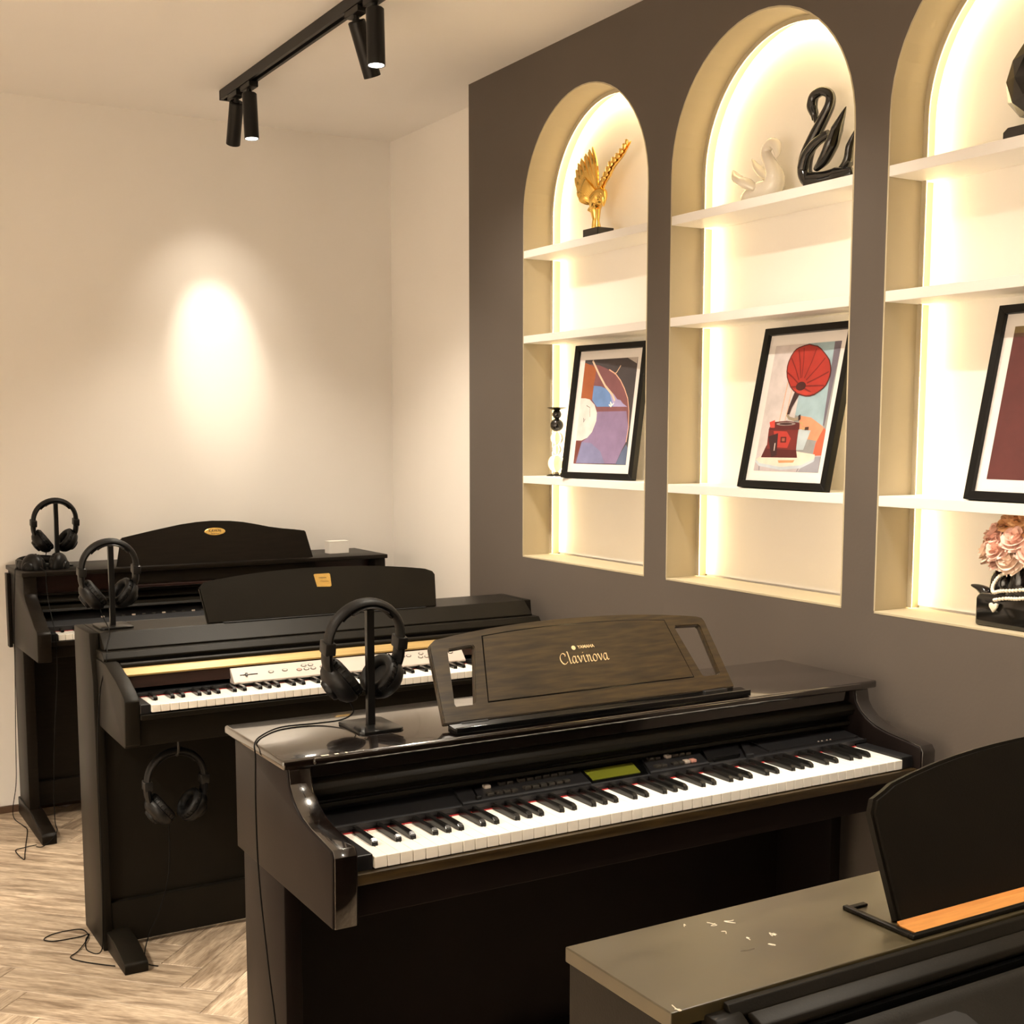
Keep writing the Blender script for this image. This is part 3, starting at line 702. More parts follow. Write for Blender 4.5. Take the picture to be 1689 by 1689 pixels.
# ---- far piano with the bell-shaped rest
def piano_far():
    x0, x1 = .780, 2.150
    p = thing('digital_piano', 'dark wooden digital piano against the white wall, with a bell-shaped rest and oval badge', 'piano', ((x0+x1)/2, 4.66, 0), 'row of digital pianos')
    prof = [(4.90, .641), (4.392, .643), (4.385, .738), (4.395, .747), (4.44, .760), (4.475, .780), (4.53, .806), (4.58, .830), (4.602, .850), (4.606, .910), (4.90, .910)]
    a0, a1 = x0+.045, x1-.045
    for q in ((x0, a0), (a1, x1)): obj('arm', prism(BM(), prof, q[0], q[1], 'X', .003, 2), M['kawai'], p, smooth=35)
    obj('lid', box(BM(), .775, 2.155, 4.592, 4.918, .910, .926, .003, 2), M['kawai'], p, smooth=40)
    obj('front_fascia', box(BM(), a0, a1, 4.655, 4.90, .845, .910), M['kawaired'], p)
    obj('fascia_ledge', box(BM(), a0, a1, 4.625, 4.66, .838, .8455, .002), M['kawai'], p)
    obj('key_cover', prism(BM(), [(4.90, .838), (4.64, .838), (4.60, .822), (4.60, .816), (4.63, .812), (4.90, .80)], a0, a1, 'X', .001), M['satin'], p)
    obj('cover_roll', prism(BM(), [(4.90, .812), (4.60, .806), (4.565, .798), (4.56, .790), (4.60, .782), (4.90, .78)], a0, a1, 'X', .001), M['satin'], p)
    obj('control_panel', prism(BM(), [(4.90, .72), (4.535, .72), (4.535, .742), (4.60, .772), (4.90, .775)], a0, a1, 'X', .001), M['panel'], p)
    for k in range(22):
        x = 1.03+k*.036; obj('button', box(BM(), x, x+.012, 4.568, 4.574, .755, .762, .001), M['btnw'] if k % 3 == 0 else M['btn'], p)
    obj('key_bed', box(BM(), a0, a1, 4.462, 4.90, .645, .702, .002), M['kawai'], p)
    obj('key_slip', box(BM(), a0, a1, 4.446, 4.464, .686, .7025, .002), M['kawai'], p)
    for q in ((a0, .8595), (2.0851, a1)): obj('key_block', box(BM(), q[0]+.0005, q[1]-.0005, 4.455, 4.535, .702, .728, .002), M['black'], p)
    obj('felt_strip', box(BM(), .860, 2.085, 4.5315, 4.5345, .718, .7255), M['felt'], p)
    keyboard(p, .860, 4.452, .704, .724, .100)
    for q in ((.786, .822), (2.108, 2.144)):
        obj('side_leg', box(BM(), q[0], q[1], 4.70, 4.885, .05, .645, .003, 2), M['kawai'], p, smooth=40)
        obj('foot', prism(BM(), [(4.90, 0), (4.455, 0), (4.452, .030), (4.462, .040), (4.66, .062), (4.90, .064)], q[0]-.005, q[1]+.008, 'X', .003, 2), M['kawai'], p, smooth=35)
    obj('rear_board', box(BM(), .767, .7795, 4.855, 4.895, .63, .90, .002), M['kawai'], p)
    obj('back_panel', box(BM(), .822, 2.108, 4.80, 4.815, .06, .645), M['kawai'], p)
    obj('lower_rail', box(BM(), .822, 2.108, 4.775, 4.80, .05, .14, .002), M['kawai'], p)
    pedals(p, 1.46, 4.77, M['kawai'])
    # music rest
    pl = rest_plane(4.615, .862, 15)
    poly = [(1.088, .0), (1.868, .0), (1.836, .172)]
    topc = [(1.79, .179), (1.74, .185), (1.69, .1935), (1.64, .205), (1.59, .215), (1.54, .221), (1.47, .224), (1.41, .221), (1.35, .214), (1.30, .205), (1.25, .196), (1.19, .184), (1.13, .172)]
    poly += topc
    rest = obj('music_rest', rest_outline(pl, poly, .012, .003), M['kawai'], p, smooth=35)
    b = BM(); lathe(b, [(0, .0012), (.9, .0012), (1, .0), ], Matrix.Diagonal((.040, .0145, 1, 1)), 32)
    for v in b.verts: v.co = pl(1.477+v.co.x, .182+v.co.y, v.co.z)
    bad = obj('badge', b, M['badge'], rest, label='oval brass maker\'s badge')
    obj('brand_lettering', text_bm('KAWAI', .0145, lambda x, y, d: pl(1.477+x, .1845+y, .0013+d*.3)), M['darkink'], bad)
    obj('name_lettering', text_bm('Digital Piano', .0062, lambda x, y, d: pl(1.477+x, .1735+y, .0013+d*.3)), M['darkink'], bad)
    obj('rest_ledge', box(BM(), 1.08, 1.875, 4.585, 4.614, .852, .862, .002), M['kawaired'], p)
    return p
piano_far()

# ---- nearest piano with the closed sliding cover
def piano_near():
    x0, x1 = .748, 2.140
    p = thing('digital_piano', 'worn black digital piano with a closed key cover, in the right foreground', 'piano', ((x0+x1)/2, .90, 0), 'row of digital pianos')
    obj('lid', box(BM(), x0, x1, .951, 1.142, .8195, .837, .0015), M['dusty'], p)
    for q in ((x0+.003, .776), (2.112, x1-.003)):
        obj('side_post', prism(BM(), [(1.138, 0), (.93, 0), (.95, .72), (.956, .8195), (1.138, .8195)], q[0], q[1], 'X', .002), M['satin'], p)
    arm = [(.956, .60), (.665, .592), (.655, .602), (.652, .708), (.662, .718), (.75, .745), (.87, .776), (.912, .812), (.935, .826), (.9505, .826), (.956, .8195)]
    for q in ((.790, .826), (2.062, 2.098)): obj('arm', prism(BM(), arm, q[0], q[1], 'X', .002), M['satin'], p, smooth=35)
    a0, a1 = .826, 2.062
    obj('front_fascia', prism(BM(), [(.9505, .834), (.944, .833), (.936, .823), (.936, .79), (.9505, .79)], a0-.012, a1+.012, 'X', .001), M['satin'], p)
    obj('cover_handle', prism(BM(), [(.9355, .8225), (.930, .8265), (.912, .8205), (.908, .814), (.912, .809), (.9355, .809)], a0+.006, a1-.006, 'X', .0015), M['satin'], p, smooth=40)
    obj('cover_gap', box(BM(), a0, a1, .905, .9355, .79, .808), M['gloss'], p)
    cov = [(.9, .8), (.897, .8045), (.88, .7985), (.80, .776), (.70, .751), (.66, .737), (.655, .726), (.66, .70), (.9, .70)]
    cv = obj('key_cover', prism(BM(), cov, a0, a1, 'X', .001), M['satin'], p, smooth=20)
    # shallow lettered plate let into the cover
    sy = lambda y: .776+(y-.80)*(.7985-.776)/.08
    b = BM(); q = [(.97, .805), (1.066, .805), (1.072, .811), (1.072, .862), (1.064, .870), (.97, .870)]
    A = [b.verts.new((x, y, sy(y)-.002)) for x, y in q]; B = [b.verts.new((x, y, sy(y)+.0012)) for x, y in q]; b.faces.new(B); b.faces.new(A[::-1])
    for i in range(len(q)): b.faces.new((A[i], A[(i+1) % len(q)], B[(i+1) % len(q)], B[i]))
    obj('cover_plate', b, M['black'], cv)
    obj('key_bed', box(BM(), a0, a1, .668, .94, .597, .70, .002), M['satin'], p)
    obj('back_panel', box(BM(), .776, 2.112, .985, 1.0, .03, .8195), M['satin'], p)
    for q in ((.755, .82), (2.068, 2.133)): obj('foot', prism(BM(), [(.96, 0), (.735, 0), (.733, .024), (.74, .03), (.85, .05), (.96, .055)], q[0], q[1], 'X', .003), M['satin'], p)
    pedals(p, 1.44, .965, M['satin'])
    # raised tray round the rest slot
    fr = BM()
    box(fr, 1.095, 1.790, .956, .964, .8372, .8425, .0015); box(fr, 1.095, 1.103, .964, 1.066, .8372, .8425, .0015); box(fr, 1.782, 1.790, .964, 1.066, .8372, .8425, .0015); box(fr, 1.103, 1.13, 1.058, 1.066, .8372, .8405, .001)
    obj('rest_tray', fr, M['satin'], p)
    obj('wood_groove', box(BM(), 1.112, 1.776, .9655, .996, .8372, .8388, .0003), M['orange'], p)
    obj('groove_edge', prism(BM(), [(.996, .8372), (.990, .8372), (.996, .8425)], 1.112, 1.776, 'X'), M['orange'], p)
    pl = rest_plane(.997, .8375, 20)
    poly = [(1.118, 0), (1.762, 0), (1.765, .13), (1.755, .146), (1.735, .153)]
    for k in range(15):
        x = 1.72-(1.72-1.16)*k/14; poly.append((x, .185-.030*abs((x-1.44)/.30)**2.3))
    poly += [(1.145, .153), (1.125, .146), (1.115, .13)]
    obj('music_rest', rest_outline(pl, poly, .016, .004), M['satin'], p, smooth=35)
    sc = BM(); rnd = random.Random(3)
    for cx, cy, r in ((.925, 1.085, .006), (.94, 1.055, .004), (.955, 1.102, .007), (.93, 1.11, .005), (.972, 1.05, .005), (.90, 1.125, .004), (.95, 1.03, .003), (.76, .958, .005)):
        n = rnd.randint(3, 6)
        pts = [(cx+rnd.uniform(-r, r), cy+rnd.uniform(-r, r)*1.4, .8372) for _ in range(n)]
        tube(sc, catmull(pts, 4), .0006, 5)
    obj('paint_flecks', sc, M['scuff'], p)
    return p
piano_near()

# ------------------------------------------------------------------ headphones and their stands
def ell_ring(bm, pts, wr, wy):
    pass
def headphones(label, loc, rx=0, rz=0, ry=0, group='headphones'):
    h = thing('headphones', label, 'headphones', loc, group, (rx, ry, rz))
    # local coordinates: z = 0 at the outer crown, x across, hanging down
    a, bz = .074, .074
    pts = [(-a*math.cos(math.pi*k/24), 0, -bz-.006+bz*math.sin(math.pi*k/24)) for k in range(25)]
    b = BM(); tube(b, pts, .0082, 12, up=(-1, 0, 0), flat=1.8); obj('headband', b, M['hppad'], h, True, 50)
    pts = [(-.066*math.cos(R(40)+R(100)*k/12), 0, -.081+.0665*math.sin(R(40)+R(100)*k/12)) for k in range(13)]
    b = BM(); tube(b, pts, .004, 10, up=(-1, 0, 0), flat=2.6); obj('headband_pad', b, M['hppad'], h, True, 50)
    t = R(38)
    for s in (-1, 1):
        b = BM(); box(b, s*a-.0108, s*a+.0108, -.0165, .0165, -.103, -.078, .003); obj('slider', b, M['hpgrey'], h, True, 40)
        pts = catmull([(s*.0745, 0, -.100), (s*.0735, 0, -.120), (s*.067, 0, -.140), (s*.056, 0, -.160)], 4)
        b = BM(); tube(b, pts, [.0095-.003*i/(len(pts)-1) for i in range(len(pts))], 10, up=(1, 0, 0), flat=[2.0+1.4*i/(len(pts)-1) for i in range(len(pts))]); obj('yoke', b, M['hp'], h, True, 50)
        n = Vector((-s*math.cos(t), 0, math.sin(t)))
        T = frame_from((s*.0465, 0, -.163), n, (0, 1, 0)) @ Matrix.Diagonal((1.18, 1.06, 1.08, 1))
        b = BM(); lathe(b, [(0, .010), (.030, .010), (.041, .008), (.0425, .003), (.041, -.004), (.036, -.012), (.026, -.019), (.0, -.021)], T, 28); cup = obj('ear_cup', b, M['hp'], h, True, 40)
        b = BM(); lathe(b, [(.020, .012), (.022, .019), (.027, .0235), (.033, .024), (.0385, .020), (.040, .014), (.0385, .009), (.020, .009)], T, 28, True); obj('ear_cushion', b, M['hppad'], cup, True, 60)
        b = BM()
        for k in range(22):
            an = 2*math.pi*k/22; c = Vector((math.cos(an)*.0395, math.sin(an)*.0395, .014)); d = Vector((math.cos(an), math.sin(an), 0))
            q = T @ frame_from(c, (0, 0, 1), d); bb = BM(); box(bb, -.001, .0012, -.0018, .0018, -.0045, .005, .0006); merge(b, bb, q)
        obj('cushion_pleat', b, M['hppad'], cup, True)
        b = BM(); lathe(b, [(.0, -.0275), (.012, -.0275), (.018, -.0265), (.021, -.022), (.021, -.016), (0, -.016)], T, 24); obj('cup_cap', b, M['hp'], cup, True, 35)
        b = BM(); lathe(b, [(.0, -.0284), (.0065, -.0284), (.0075, -.0272), (0, -.0272)], T, 16); obj('cap_emblem', b, M['hpgrey'], cup, True, 35)
    return h
def cable(h, pts, r=.0016, name='cable'):
    """cable through world points, parented to the headphones"""
    Mi = (Matrix.Translation(h.location) @ h.rotation_euler.to_matrix().to_4x4()).inverted()
    P = [Mi @ v for v in catmull(pts, 7)]
    b = BM(); tube(b, P, r, 6); obj(name, b, M['cable'], h, True, 60)
def stand(label, x, y, z, rz=0, hgt=.236):
    s = thing('headphone_stand', label, 'headphone stand', (x, y, z), 'headphone stands', (0, 0, rz))
    b = BM(); prism(b, [(-.045+.008, -.057), (.045-.008, -.057), (.045, -.057+.008), (.045, .057-.008), (.045-.008, .057), (-.045+.008, .057), (-.045, .057-.008), (-.045, -.057+.008)], 0, .0055, 'Z', .0015); obj('base_plate', b, M['stand'], s, True, 40)
    obj('pole', box(BM(), -.0075, .0075, -.006, .006, .0055, hgt-.012, .001), M['stand'], s, True)
    pts = [(-.058*math.cos(R(52)+R(76)*k/12), .0, hgt-.0665+.0585*math.sin(R(52)+R(76)*k/12)) for k in range(13)]
    b = BM(); tube(b, pts, .0030, 8, up=(-1, 0, 0), flat=4.2); obj('cradle', b, M['stand'], s, True, 40)
    return s
TILT = R(12)
SX, SY, SZ = .979, 2.170, .852
stand('black headphone stand with a square base on the lid of the nearest open piano', SX, SY, SZ)
h3 = headphones('black over-ear headphones on the stand of the nearest open piano', (SX, SY+.006, SZ+.243), TILT)
cable(h3, [(.945, 2.20, .905), (.955, 2.195, .880), (.94, 2.215, .862), (.90, 2.24, .8545), (.83, 2.245, .8542), (.775, 2.20, .8542), (.744, 2.150, .853), (.7395, 2.135, .83), (.7395, 2.139, .742), (.739, 2.128, .611), (.738, 2.084, .458), (.738, 2.05, .35), (.735, 2.02, .20), (.72, 2.03, .03), (.70, 2.10, .003), (.66, 2.2, .003)])
S2 = (.836, 3.572, .8705)
stand('black headphone stand on the left end of the piano with the gold strip', *S2)
h2 = headphones('black over-ear headphones on the stand of the gold-strip piano', (S2[0], S2[1]+.006, S2[2]+.243), TILT)
cable(h2, [(.812, 3.61, .920), (.815, 3.60, .900), (.812, 3.53, .880), (.806, 3.485, .8725), (.800, 3.458, .862), (.785, 3.425, .84), (.770, 3.38, .80), (.756, 3.40, .72), (.752, 3.428, .55), (.752, 3.428, .30), (.748, 3.425, .10), (.74, 3.42, .01), (.712, 3.46, .003), (.724, 3.537, .003), (.742, 3.575, .003), (.713, 3.568, .003), (.649, 3.572, .003), (.625, 3.60, .003), (.659, 3.628, .003), (.72, 3.628, .003), (.738, 3.60, .003), (.73, 3.54, .0055), (.69, 3.47, .003), (.662, 3.435, .003), (.683, 3.393, .003), (.72, 3.35, .003), (.752, 3.318, .003)])
S1 = (.935, 4.80, .926)
stand('black headphone stand on the lid of the far piano by the white wall', *S1)
h1 = headphones('black over-ear headphones on the stand of the far piano', (S1[0], S1[1]+.006, S1[2]+.243), TILT)
cable(h1, [(.905, 4.84, .975), (.90, 4.86, .945), (.87, 4.87, .929), (.80, 4.80, .929), (.772, 4.70, .929), (.764, 4.66, .915), (.761, 4.70, .75), (.759, 4.711, .583), (.757, 4.75, .3), (.757, 4.778, .15), (.752, 4.84, .04), (.752, 4.82, .004), (.765, 4.72, .003), (.768, 4.66, .003), (.74, 4.52, .003), (.715, 4.40, .003), (.70, 4.334, .003), (.692, 4.44, .003), (.72, 4.46, .003), (.765, 4.47, .003)])
hl = headphones('black over-ear headphones lying flat on the far piano, cups outwards', (.862, 4.848, .950), R(-84), R(4))
cable(hl, [(.845, 4.66, .94), (.85, 4.62, .932), (.852, 4.585, .925), (.850, 4.57, .88), (.848, 4.52, .81), (.848, 4.44, .735), (.848, 4.435, .69), (.85, 4.44, .60), (.84, 4.47, .40), (.835, 4.50, .2), (.834, 4.50, .07), (.832, 4.46, .045), (.81, 4.445, .02), (.78, 4.44, .003), (.76, 4.45, .003)])
hg = headphones('black over-ear headphones hanging from a hook beneath the gold-strip piano', (.905, 3.232, .5905), R(4))
cable(hg, [(.885, 3.25, .425), (.887, 3.25, .36), (.885, 3.26, .25), (.865, 3.28, .15), (.84, 3.30, .08), (.826, 3.30, .03), (.83, 3.29, .003), (.85, 3.26, .003)])

# small white box on the far piano
wb = thing('card_box', 'small white card box on the far piano lid, right of the rest', 'box', (2.0, 4.74, .926), None, (0, 0, R(3)))
obj('carton', box(BM(), -.043, .043, -.022, .022, 0, .048, .0012), M['paper'], wb, True)
b = BM(); box(b, -.0435, .0435, -.0225, .0225, .046, .0495, .0006); obj('carton_lid', b, M['paper'], wb, True)

# ------------------------------------------------------------------ pictures
def flatpoly(bm, uv, P, h, mi):
    vs = [bm.verts.new(P(u, v, h)) for u, v in uv]
    f = bm.faces.new(vs); f.material_index = mi
    return f
ART = {}
def art(c, rough=.6):
    k = tuple(c)
    if k not in ART: ART[k] = mat('print_%d' % len(ART), c, rough, var=.10, vscale=25)
    return ART[k]
def clip01(poly):
    return clip(list(poly), 0, 1, 0, 1)
def picture(label, yc, xb, rz, lean, layers, W=.315, H=.415, bg=(.3, .3, .3)):
    """frame standing on the lower shelf, leaning back; local x across (left to right as seen), y up the face, z out of the face"""
    pr = thing('picture_frame', label, 'picture', (xb, yc, 1.264), 'framed prints on the lower shelves')
    # local axes: across = -Y world turned by rz, out = -X world
    M3 = Matrix.Translation((0, 0, 0)) @ Matrix.Rotation(rz, 4, 'Z') @ Matrix.Rotation(lean, 4, 'Y') @ Matrix(((0, 0, -1, 0), (-1, 0, 0, 0), (0, 1, 0, 0), (0, 0, 0, 1)))
    def T(b): bmesh.ops.transform(b, matrix=M3, verts=b.verts); return b
    bw, th = .018, .020
    zo = .004
    b = BM()
    for poly in ([(-W/2, 0), (W/2, 0), (W/2-bw, bw), (-W/2+bw, bw)], [(W/2, 0), (W/2, H), (W/2-bw, H-bw), (W/2-bw, bw)], [(W/2, H), (-W/2, H), (-W/2+bw, H-bw), (W/2-bw, H-bw)], [(-W/2, H), (-W/2, 0), (-W/2+bw, bw), (-W/2+bw, H-bw)]):
        bb = BM(); prism(bb, poly, 0, th, 'Z', .001); merge(b, bb)
    obj('frame', T(b), M['frame'], pr, True)
    b = BM(); box(b, -W/2+.004, W/2-.004, .004, H-.004, .001, .009); obj('mount', T(b), M['mat'], pr, True)
    m = .042; P = lambda u, v, h: Vector((-W/2+m+u*(W-2*m), m*1.08+v*(H-2*m*1.08), h))
    mats = [art(bg)]; b = BM()
    flatpoly(b, [(0, 0), (1, 0), (1, 1), (0, 1)], P, .0093, 0)
    for k, (c, poly) in enumerate(layers):
        poly = clip01(poly)
        if len(poly) < 3: continue
        a = art(c)
        if a not in mats: mats.append(a)
        flatpoly(b, poly, P, .0094+k*.00004, mats.index(a))
    for f in b.faces:
        f.normal_update()
    o = obj('print', T(b), mats, pr, True)
    b = BM(); g = [(-.02, H*.62), (.02, H*.62), (.035, .02), (-.035, .02)]
    for (px, py) in (): pass
    prism(b, [(-.03, .03), (.03, .03), (.02, H*.6), (-.02, H*.6)], -.006, -.001, 'Z', .001); obj('easel_back', T(b), M['frame'], pr, True)
    return pr
def ellipse(cx, cy, rx, ry, n=28, a0=0, a1=360): return [(cx+rx*math.cos(R(a0+(a1-a0)*k/n)), cy+ry*math.sin(R(a0+(a1-a0)*k/n))) for k in range(n+(a1-a0 < 360))]
def ribbon(pts, w):
    L, Rr = [], []
    for i, p in enumerate(pts):
        a, b = pts[max(0, i-1)], pts[min(len(pts)-1, i+1)]
        d = Vector((b[0]-a[0], b[1]-a[1])).normalized(); L.append((p[0]-d.y*w, p[1]+d.x*w)); Rr.append((p[0]+d.y*w, p[1]-d.x*w))
    return L + Rr[::-1]
arc = [(.162, .955), (.291, .942), (.487, .896), (.618, .853), (.724, .789), (.816, .71), (.897, .617), (.945, .502), (.972, .35), (.959, .213), (.889, .129), (.812, .009)]
record = [((.20, .075, .085), arc + [(.0, 0), (0, .955)]),
    ((.34, .095, .03), [(-.002, .976), (.12, .95), (.233, .921), (.235, .83), (.22, .74), (.225, .614), (.007, .626)]),
    ((.24, .17, .30), [(.30, .50), (.9, .50), (.965, .35), (.955, .213), (.889, .129), (.812, .009), (.048, .005), (.113, .208), (.215, .251), (.297, .306), (.352, .408)]),
    ((.20, .20, .36), [(.113, .208), (.048, .005), (.60, .009), (.5, .12), (.3, .2)]),
    ((.16, .04, .03), [(-.011, .22), (.112, .212), (.015, .004), (-.01, 0)]),
    ((.10, .13, .22), [(.964, .19), (1, .16), (1.0, 0), (.813, .005), (.891, .121)]),
    ((.75, .42, .30), ribbon(arc[2:10], .006)),
    ((.14, .25, .52), [(.225, .749), (.368, .74), (.532, .701), (.641, .622), (.644, .544), (.328, .546), (.225, .614)]),
    ((.36, .32, .55), [(.532, .701), (.632, .66), (.704, .613), (.766, .604), (.818, .572), (.907, .54), (.644, .544)]),
    ((.70, .64, .62), [(-.004, .632), (.09, .63), (.177, .619), (.284, .566), (.349, .487), (.352, .408), (.297, .306), (.215, .251), (.109, .224), (-.004, .224)]),
    ((.70, .52, .38), ribbon([(.15, .99), (.30, .86), (.45, .742), (.60, .66), (.66, .60)], .012)),
    ((.65, .45, .30), ribbon([(.70, .93), (.64, .87), (.60, .85)], .006)),
    ((.05, .05, .05), ribbon([(.10, .44), (.11, .40), (.13, .43)], .005)), ((.05, .05, .05), ribbon([(.13, .56), (.2, .54), (.22, .45)], .003)),
    ((.82, .80, .78), ribbon([(.58, .59), (.62, .56), (.66, .585), (.6, .545), (.56, .565)], .007)),
    ((.45, .40, .38), [(.809, 1.0), (1.0, 1.0), (.992, .94)])]
horn = [(.452, .989), (.53, .996), (.603, .983), (.66, .975), (.713, .955), (.77, .925), (.827, .892), (.875, .86), (.91, .813), (.925, .775), (.927, .737), (.915, .70), (.892, .662), (.85, .635), (.799, .613), (.74, .592), (.68, .582), (.61, .582), (.544, .591), (.475, .605), (.411, .627), (.35, .66), (.306, .699), (.265, .742), (.244, .788), (.238, .83), (.246, .867), (.27, .91), (.301, .944), (.335, .965), (.372, .976)]
thr = (.515, .665)
gramo = [((.62, .56, .56), [(0, 0), (.5, 0), (.5, 1), (0, 1)]), ((.33, .46, .52), [(.50, .44), (.50, 1), (.93, 1), (.96, .35), (.57, .43)]),
    ((.72, .40, .26), ribbon([(.30, .75), (.27, .38)], .006)), ((.72, .42, .28), ribbon([(.38, .66), (.36, .40)], .006)),
    ((.70, .30, .17), [(.573, .436), (.75, .42), (.95, .35), (.979, .317), (.9, .24), (.608, .265)]), ((.45, .52, .56), [(.60, .33), (.78, .32), (.72, .17), (.60, .17)]),
    ((.78, .12, .06), [(.97, .342), (1.03, .3), (1.024, .0), (.867, .031), (.887, .224)]),
    ((.16, .14, .18), [(.90, 1.0), (1.0, 1.0), (.966, .35), (.945, .36)]),
    ((.50, .44, .46), [(0, .10), (1, .13), (1, 0), (0, 0)]), ((.30, .30, .35), [(.92, .12), (1, .12), (1, 0), (.7, 0), (.75, .05)]),
    ((.20, .20, .24), ribbon([(.07, .06), (.09, .0)], .006)), ((.20, .20, .24), ribbon([(.72, .06), (.68, .0)], .006)),
    ((.50, .56, .62), [(-.01, .074), (.163, .125), (.619, .138), (.918, .10), (.908, .082), (.73, .028), (.418, .01), (.076, .036)]),
    ((.85, .66, .56), [(-.001, .090), (.163, .145), (.619, .158), (.908, .136), (.913, .105), (.73, .052), (.418, .035), (.076, .060)]),
    ((.80, .30, .14), [(.36, .085), (.62, .09), (.6, .07), (.38, .065)]),
    ((.09, .012, .012), [(.137, .202), (.607, .184), (.652, .108), (.081, .105)]), ((.17, .02, .018), [(.128, .329), (.591, .329), (.614, .167), (.148, .176)]),
    ((.45, .04, .03), [(.212, .316), (.421, .312), (.503, .256), (.473, .183), (.284, .186)]), ((.10, .01, .01), [(.34, .27), (.43, .27), (.44, .225), (.35, .225)]), ((.36, .10, .06), [(.365, .26), (.41, .26), (.415, .235), (.37, .235)]),
    ((.04, .012, .015), [(.143, .272), (.289, .299), (.326, .125), (.247, .107)]), ((.6, .5, .45), ribbon([(.27, .22), (.275, .16)], .008)),
    ((.10, .015, .015), [(.128, .325), (.135, .345), (.183, .386), (.386, .396), (.595, .38), (.606, .333), (.6, .325)]), ((.30, .24, .22), ellipse(.385, .372, .15, .014)), ((.05, .02, .02), ellipse(.385, .372, .10, .009)),
    ((.70, .07, .05), [(.122, .386), (.202, .403), (.219, .342), (.149, .342)]),
    ((.55, .35, .16), ribbon([(.595, .38), (.635, .376), (.66, .332), (.70, .333)], .008)), ((.07, .03, .02), ribbon([(.69, .333), (.745, .336)], .012)),
    ((.35, .28, .20), ribbon([(.375, .446), (.417, .418), (.50, .405), (.58, .415)], .012)), ((.05, .03, .03), ribbon([(.57, .44), (.585, .40)], .016)),
    ((.045, .02, .02), [(.435, .625), (.52, .61), (.43, .498), (.414, .446), (.374, .446), (.384, .506)]),
    ((.10, .015, .012), horn), ((.40, .030, .020), [(.585+(x-.585)*.955, .79+(y-.79)*.955) for x, y in horn])]
for k in range(0, len(horn), 3):
    x, y = horn[k]; gramo.append(((.20, .012, .010), ribbon([(thr[0]+(x-thr[0])*.2, thr[1]+(y-thr[1])*.2), (thr[0]+(x-thr[0])*.6+.01, thr[1]+(y-thr[1])*.6), (thr[0]+(x-thr[0])*.93, thr[1]+(y-thr[1])*.93)], .006)))
gramo.append(((.50, .05, .032), [(.40, .645), (.48, .612), (.62, .595), (.75, .605), (.60, .625), (.5, .64)]))
gramo.append(((.06, .01, .01), ellipse(thr[0], thr[1], .075, .035)))
maroon = [((.095, .017, .015), [(0, 0), (1, 0), (1, 1), (0, 1)]), ((.20, .14, .06), [(0, .955), (1, .955), (1, 1), (0, 1)]), ((.12, .06, .04), [(0, .93), (1, .93), (1, .955), (0, .955)]), ((.78, .66, .52), [(.30, .44), (.70, .44), (.70, .66), (.30, .66)]), ((.05, .02, .02), ellipse(.5, .55, .09, .06))]
picture('framed print of a record with a blue shape, in the left niche', 3.228, 2.230, R(9), R(8.5), record, bg=(.055, .045, .05))
picture('framed print of a red gramophone, in the middle niche', 2.394, 2.214, R(0), R(12), gramo)
picture('framed maroon print with a pale centre, in the right niche', 1.672, 2.214, R(0), R(12.5), maroon)

# ------------------------------------------------------------------ golden eagle
def feather(bm, root, tip, wdt, bend, nrm, flat=.35):
    P = catmull([root, (Vector(root)+Vector(tip))/2+Vector(bend), tip], 5)
    N = len(P)
    tube(bm, P, [max(.0006, wdt*math.sin(math.pi*(.12+.80*i/(N-1)))) for i in range(N)], 6, up=nrm, flat=flat)
ez = SHELF_Z[0]; ex, ey = 2.262, 3.290
eg = thing('eagle_statue', 'golden eagle statue with raised wings on a black block', 'statue', (ex, ey, ez), None)
obj('plinth', box(BM(), ex-.030, ex+.030, ey-.038, ey+.042, ez, ez+.032, .0015), M['black_cer'], eg)
b = BM()
bd = catmull([(ex, ey+.016, ez+.030), (ex, ey+.016, ez+.062), (ex, ey+.018, ez+.095), (ex-.002, ey+.008, ez+.118), (ex-.004, ey-.014, ez+.132), (ex-.008, ey-.032, ez+.130), (ex-.010, ey-.040, ez+.114), (ex-.010, ey-.039, ez+.092)], 5)
n = len(bd); rad = [.015, .011, .018, .026, .022, .015, .010, .001]
rr = []
for i in range(n):
    f = i/(n-1)*7; k = min(6, int(f)); rr.append(rad[k]+(rad[k+1]-rad[k])*(f-k))
tube(b, bd, rr, 14)
tube(b, [(ex-.004, ey-.004, ez+.030), (ex-.003, ey+.001, ez+.055), (ex, ey+.006, ez+.090)], [.010, .006, .010], 10)
for k in range(6): feather(b, (ex-.004, ey+.022, ez+.110), (ex-.010, ey+.046-.006*k, ez+.092-.003*k), .003, (0, .004, -.004), (-1, 0, 0), 2.2)
obj('body', b, M['goldstat'], eg, smooth=50)
def path_at(P, f):
    f *= len(P)-1; k = min(len(P)-2, int(f)); t = f-k
    return tuple(P[k][i]+(P[k+1][i]-P[k][i])*t for i in range(len(P[0])))
LT = [(.058, .136), (.085, .169), (.096, .194), (.094, .211), (.089, .226), (.080, .237), (.070, .245), (.053, .253), (.037, .259), (.024, .265), (.008, .273)]
b = BM()   # left wing, an upright fan of long feathers
for k in range(15):
    f = k/14; ty_, tz_ = path_at(LT, f); ry_, rz_ = .040-.040*f, .112+.030*f
    feather(b, (ex-.006, ey+ry_, ez+rz_), (ex-.020-.004*(k % 2), ey+ty_, ez+tz_), .0042, (-.010, .010-.030*f, .004), (-1, 0, 0), 3.0)
for k in range(8):
    f = k/7; ty_, tz_ = path_at(LT, .1+.5*f)
    feather(b, (ex-.010, ey+.030-.028*f, ez+.112+.025*f), (ex-.026, ey+.012+(ty_-.012)*.62, ez+.10+(tz_-.10)*.66), .0042, (-.008, .004, 0), (-1, 0, 0), 2.8)
obj('wing', b, M['goldstat'], eg, smooth=50)
